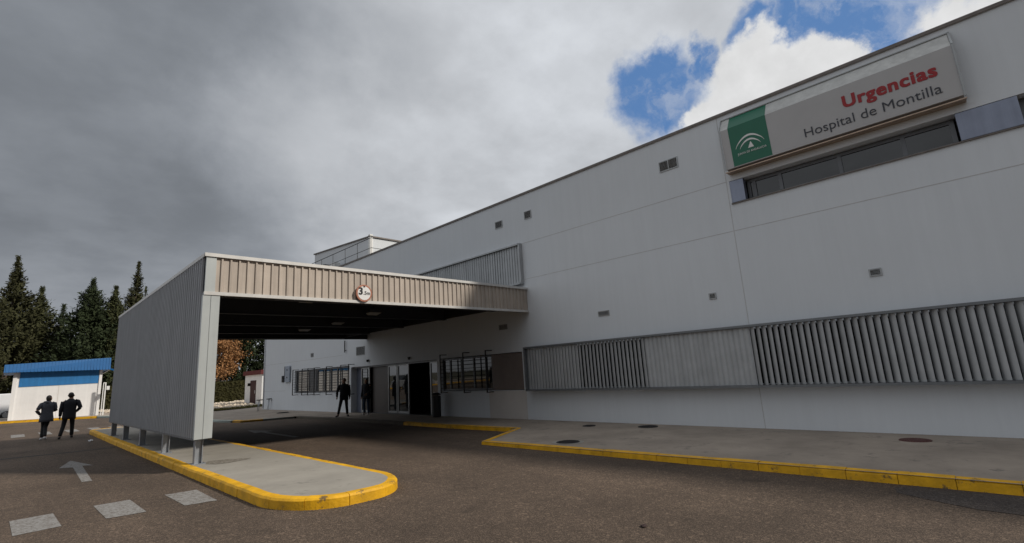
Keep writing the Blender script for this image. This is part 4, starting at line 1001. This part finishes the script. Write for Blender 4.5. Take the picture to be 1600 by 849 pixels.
# ------------------------------------------------------------------ light
sv = Vector((.70,-1.09,1.0)).normalized(); el = math.asin(sv.z)
sun = bpy.data.lights.new('sun', 'SUN'); sun.energy = SUN = 3.9; sun.angle = math.radians(5); sun.color = (1, .93, .83)
so = bpy.data.objects.new('sun', sun); C.objects.link(so); so.rotation_euler = sv.to_track_quat('Z', 'Y').to_euler()
w = bpy.data.worlds.new('World'); bpy.context.scene.world = w; w.use_nodes = True; nt = w.node_tree; N = nt.nodes; L = nt.links
bg = N['Background']; bg.inputs['Strength'].default_value = .1
sky = N.new('ShaderNodeTexSky'); sky.sky_type = 'NISHITA'; sky.sun_disc = False; sky.sun_elevation = el; sky.sun_rotation = math.atan2(sv.x, sv.y)
tc = N.new('ShaderNodeTexCoord'); D = tc.outputs['Generated']
def math_(op, a, b=None, clamp=False):
    n = N.new('ShaderNodeMath'); n.operation = op; n.use_clamp = clamp
    for i, x in enumerate((a, b)):
        if x is None: continue
        if isinstance(x, (int, float)): n.inputs[i].default_value = x
        else: L.new(x, n.inputs[i])
    return n.outputs[0]
def vmath(op, a, b=None, s=None):
    n = N.new('ShaderNodeVectorMath'); n.operation = op
    for i, x in enumerate((a, b)):
        if x is None: continue
        if isinstance(x, (tuple, Vector)): n.inputs[i].default_value = tuple(x)
        else: L.new(x, n.inputs[i])
    if s is not None: n.inputs['Scale'].default_value = s
    return n.outputs['Value'] if op in ('DOT_PRODUCT', 'DISTANCE', 'LENGTH') else n.outputs['Vector']
def noise(vec, scale, detail=5, rough=.55, color=False, dist=0.):
    n = N.new('ShaderNodeTexNoise'); n.inputs['Scale'].default_value = scale; n.inputs['Detail'].default_value = detail; n.inputs['Roughness'].default_value = rough; n.inputs['Distortion'].default_value = dist
    L.new(vec, n.inputs['Vector']); return n.outputs['Color' if color else 'Fac']
def mrange(v, a, b, c=0., d=1., smooth=True):
    n = N.new('ShaderNodeMapRange'); n.interpolation_type = 'SMOOTHSTEP' if smooth else 'LINEAR'
    for i, x in zip((1,2,3,4), (a,b,c,d)): n.inputs[i].default_value = x
    L.new(v, n.inputs[0]); return n.outputs[0]
def mixc(f_, a, b):
    n = N.new('ShaderNodeMix'); n.data_type = 'RGBA'
    if isinstance(f_, (int, float)): n.inputs[0].default_value = f_
    else: L.new(f_, n.inputs[0])
    for i, x in ((6, a), (7, b)):
        if isinstance(x, tuple): n.inputs[i].default_value = (*x, 1)
        else: L.new(x, n.inputs[i])
    return n.outputs[2]
wa = vmath('SCALE', vmath('SUBTRACT', noise(D, 5, 4, .5, True), (.5,.5,.5)), s=.16)
wb = vmath('SCALE', vmath('SUBTRACT', noise(D, 22, 6, .62, True), (.5,.5,.5)), s=.07)
D2 = vmath('ADD', vmath('ADD', D, wa), wb)
def blobs(lst):
    out = None
    for c, rad in lst:
        c = Vector(c).normalized(); q = math_('SUBTRACT', 1., math_('DIVIDE', vmath('DISTANCE', D2, c), rad))
        out = q if out is None else math_('MAXIMUM', out, q)
    return out
blue = mrange(blobs([((.794,.341,.504),.092),((.775,.37,.515),.065),((.80,.352,.485),.085),((.77,.33,.54),.05),((.80,.25,.535),.045),((.83,.16,.53),.05),((.856,.08,.51),.075),((.88,.02,.475),.085),((.85,.06,.54),.06),((.895,-.03,.45),.09)]), -.12, .5)
white = mrange(blobs([((.862,.185,.47),.085),((.88,.14,.44),.085),((.86,.26,.43),.07),((.895,.09,.43),.06)]), -.05, .2)
wisp = mrange(blobs([((.895,-.06,.46),.05),((.905,-.09,.44),.05)]), -.2, .4)
# grey cloud deck brightness over the sky
dd = vmath('DOT_PRODUCT', D, Vector((.05,.89,.45)).normalized())
deck = mrange(dd, .992, .82, .28, .76)
sepz = N.new('ShaderNodeSeparateXYZ'); L.new(D, sepz.inputs[0])
plane = N.new('ShaderNodeCombineXYZ'); den = math_('ADD', math_('MAXIMUM', sepz.outputs[2], 0.), .28)
L.new(math_('DIVIDE', sepz.outputs[0], den), plane.inputs[0]); L.new(math_('DIVIDE', sepz.outputs[1], den), plane.inputs[1])
c1 = mrange(noise(plane.outputs[0], 1.3, 6, .52, dist=.4), .3, .72, .9, 1.16)
c2 = mrange(noise(plane.outputs[0], 4.5, 6, .55), .3, .7, .9, 1.1)
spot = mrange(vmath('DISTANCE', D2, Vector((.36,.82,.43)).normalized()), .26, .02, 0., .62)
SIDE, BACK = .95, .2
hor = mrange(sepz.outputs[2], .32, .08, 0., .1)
side = mrange(sepz.outputs[0], -.35, -.02, SIDE, 1.)                      # unseen sky on the -X side dimmed to set the wall's brightness
back = mrange(math_('ADD', sepz.outputs[1], math_('MULTIPLY', sepz.outputs[2], 1.1)), -.5, .45, BACK, 1.)   # unseen low sky behind the camera dimmed to darken the space under the canopy
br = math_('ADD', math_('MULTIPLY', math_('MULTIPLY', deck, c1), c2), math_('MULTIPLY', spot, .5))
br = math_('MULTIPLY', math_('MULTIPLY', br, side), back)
CL = 10.0
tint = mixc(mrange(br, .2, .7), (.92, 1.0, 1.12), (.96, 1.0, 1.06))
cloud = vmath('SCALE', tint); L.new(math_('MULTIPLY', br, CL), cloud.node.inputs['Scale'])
skyb = mixc(.85, sky.outputs[0], (1.35, 2.95, 6.3))
blue = math_('MULTIPLY', blue, mrange(noise(D2, 11, 7, .62, dist=.5), .5, .74, 1., .6))
wn = mrange(noise(D, 9, 7, .6), .3, .75, .84, 1.0)
wcol = vmath('SCALE', (10.2, 10.25, 10.3)); L.new(wn, wcol.node.inputs['Scale'])
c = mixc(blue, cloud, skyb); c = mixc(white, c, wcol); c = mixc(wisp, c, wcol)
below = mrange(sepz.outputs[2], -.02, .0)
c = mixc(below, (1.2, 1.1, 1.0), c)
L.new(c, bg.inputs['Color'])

sc = bpy.context.scene
sc.view_settings.view_transform = 'Standard'; sc.view_settings.look = 'None'; sc.view_settings.gamma = 1; sc.view_settings.exposure = -.35
sc.view_settings.use_curve_mapping = False
sc.cycles.max_bounces = 6; sc.cycles.diffuse_bounces = 3; sc.cycles.use_denoising = True
for o in bpy.data.objects:
    if '_o' in o: del o['_o']
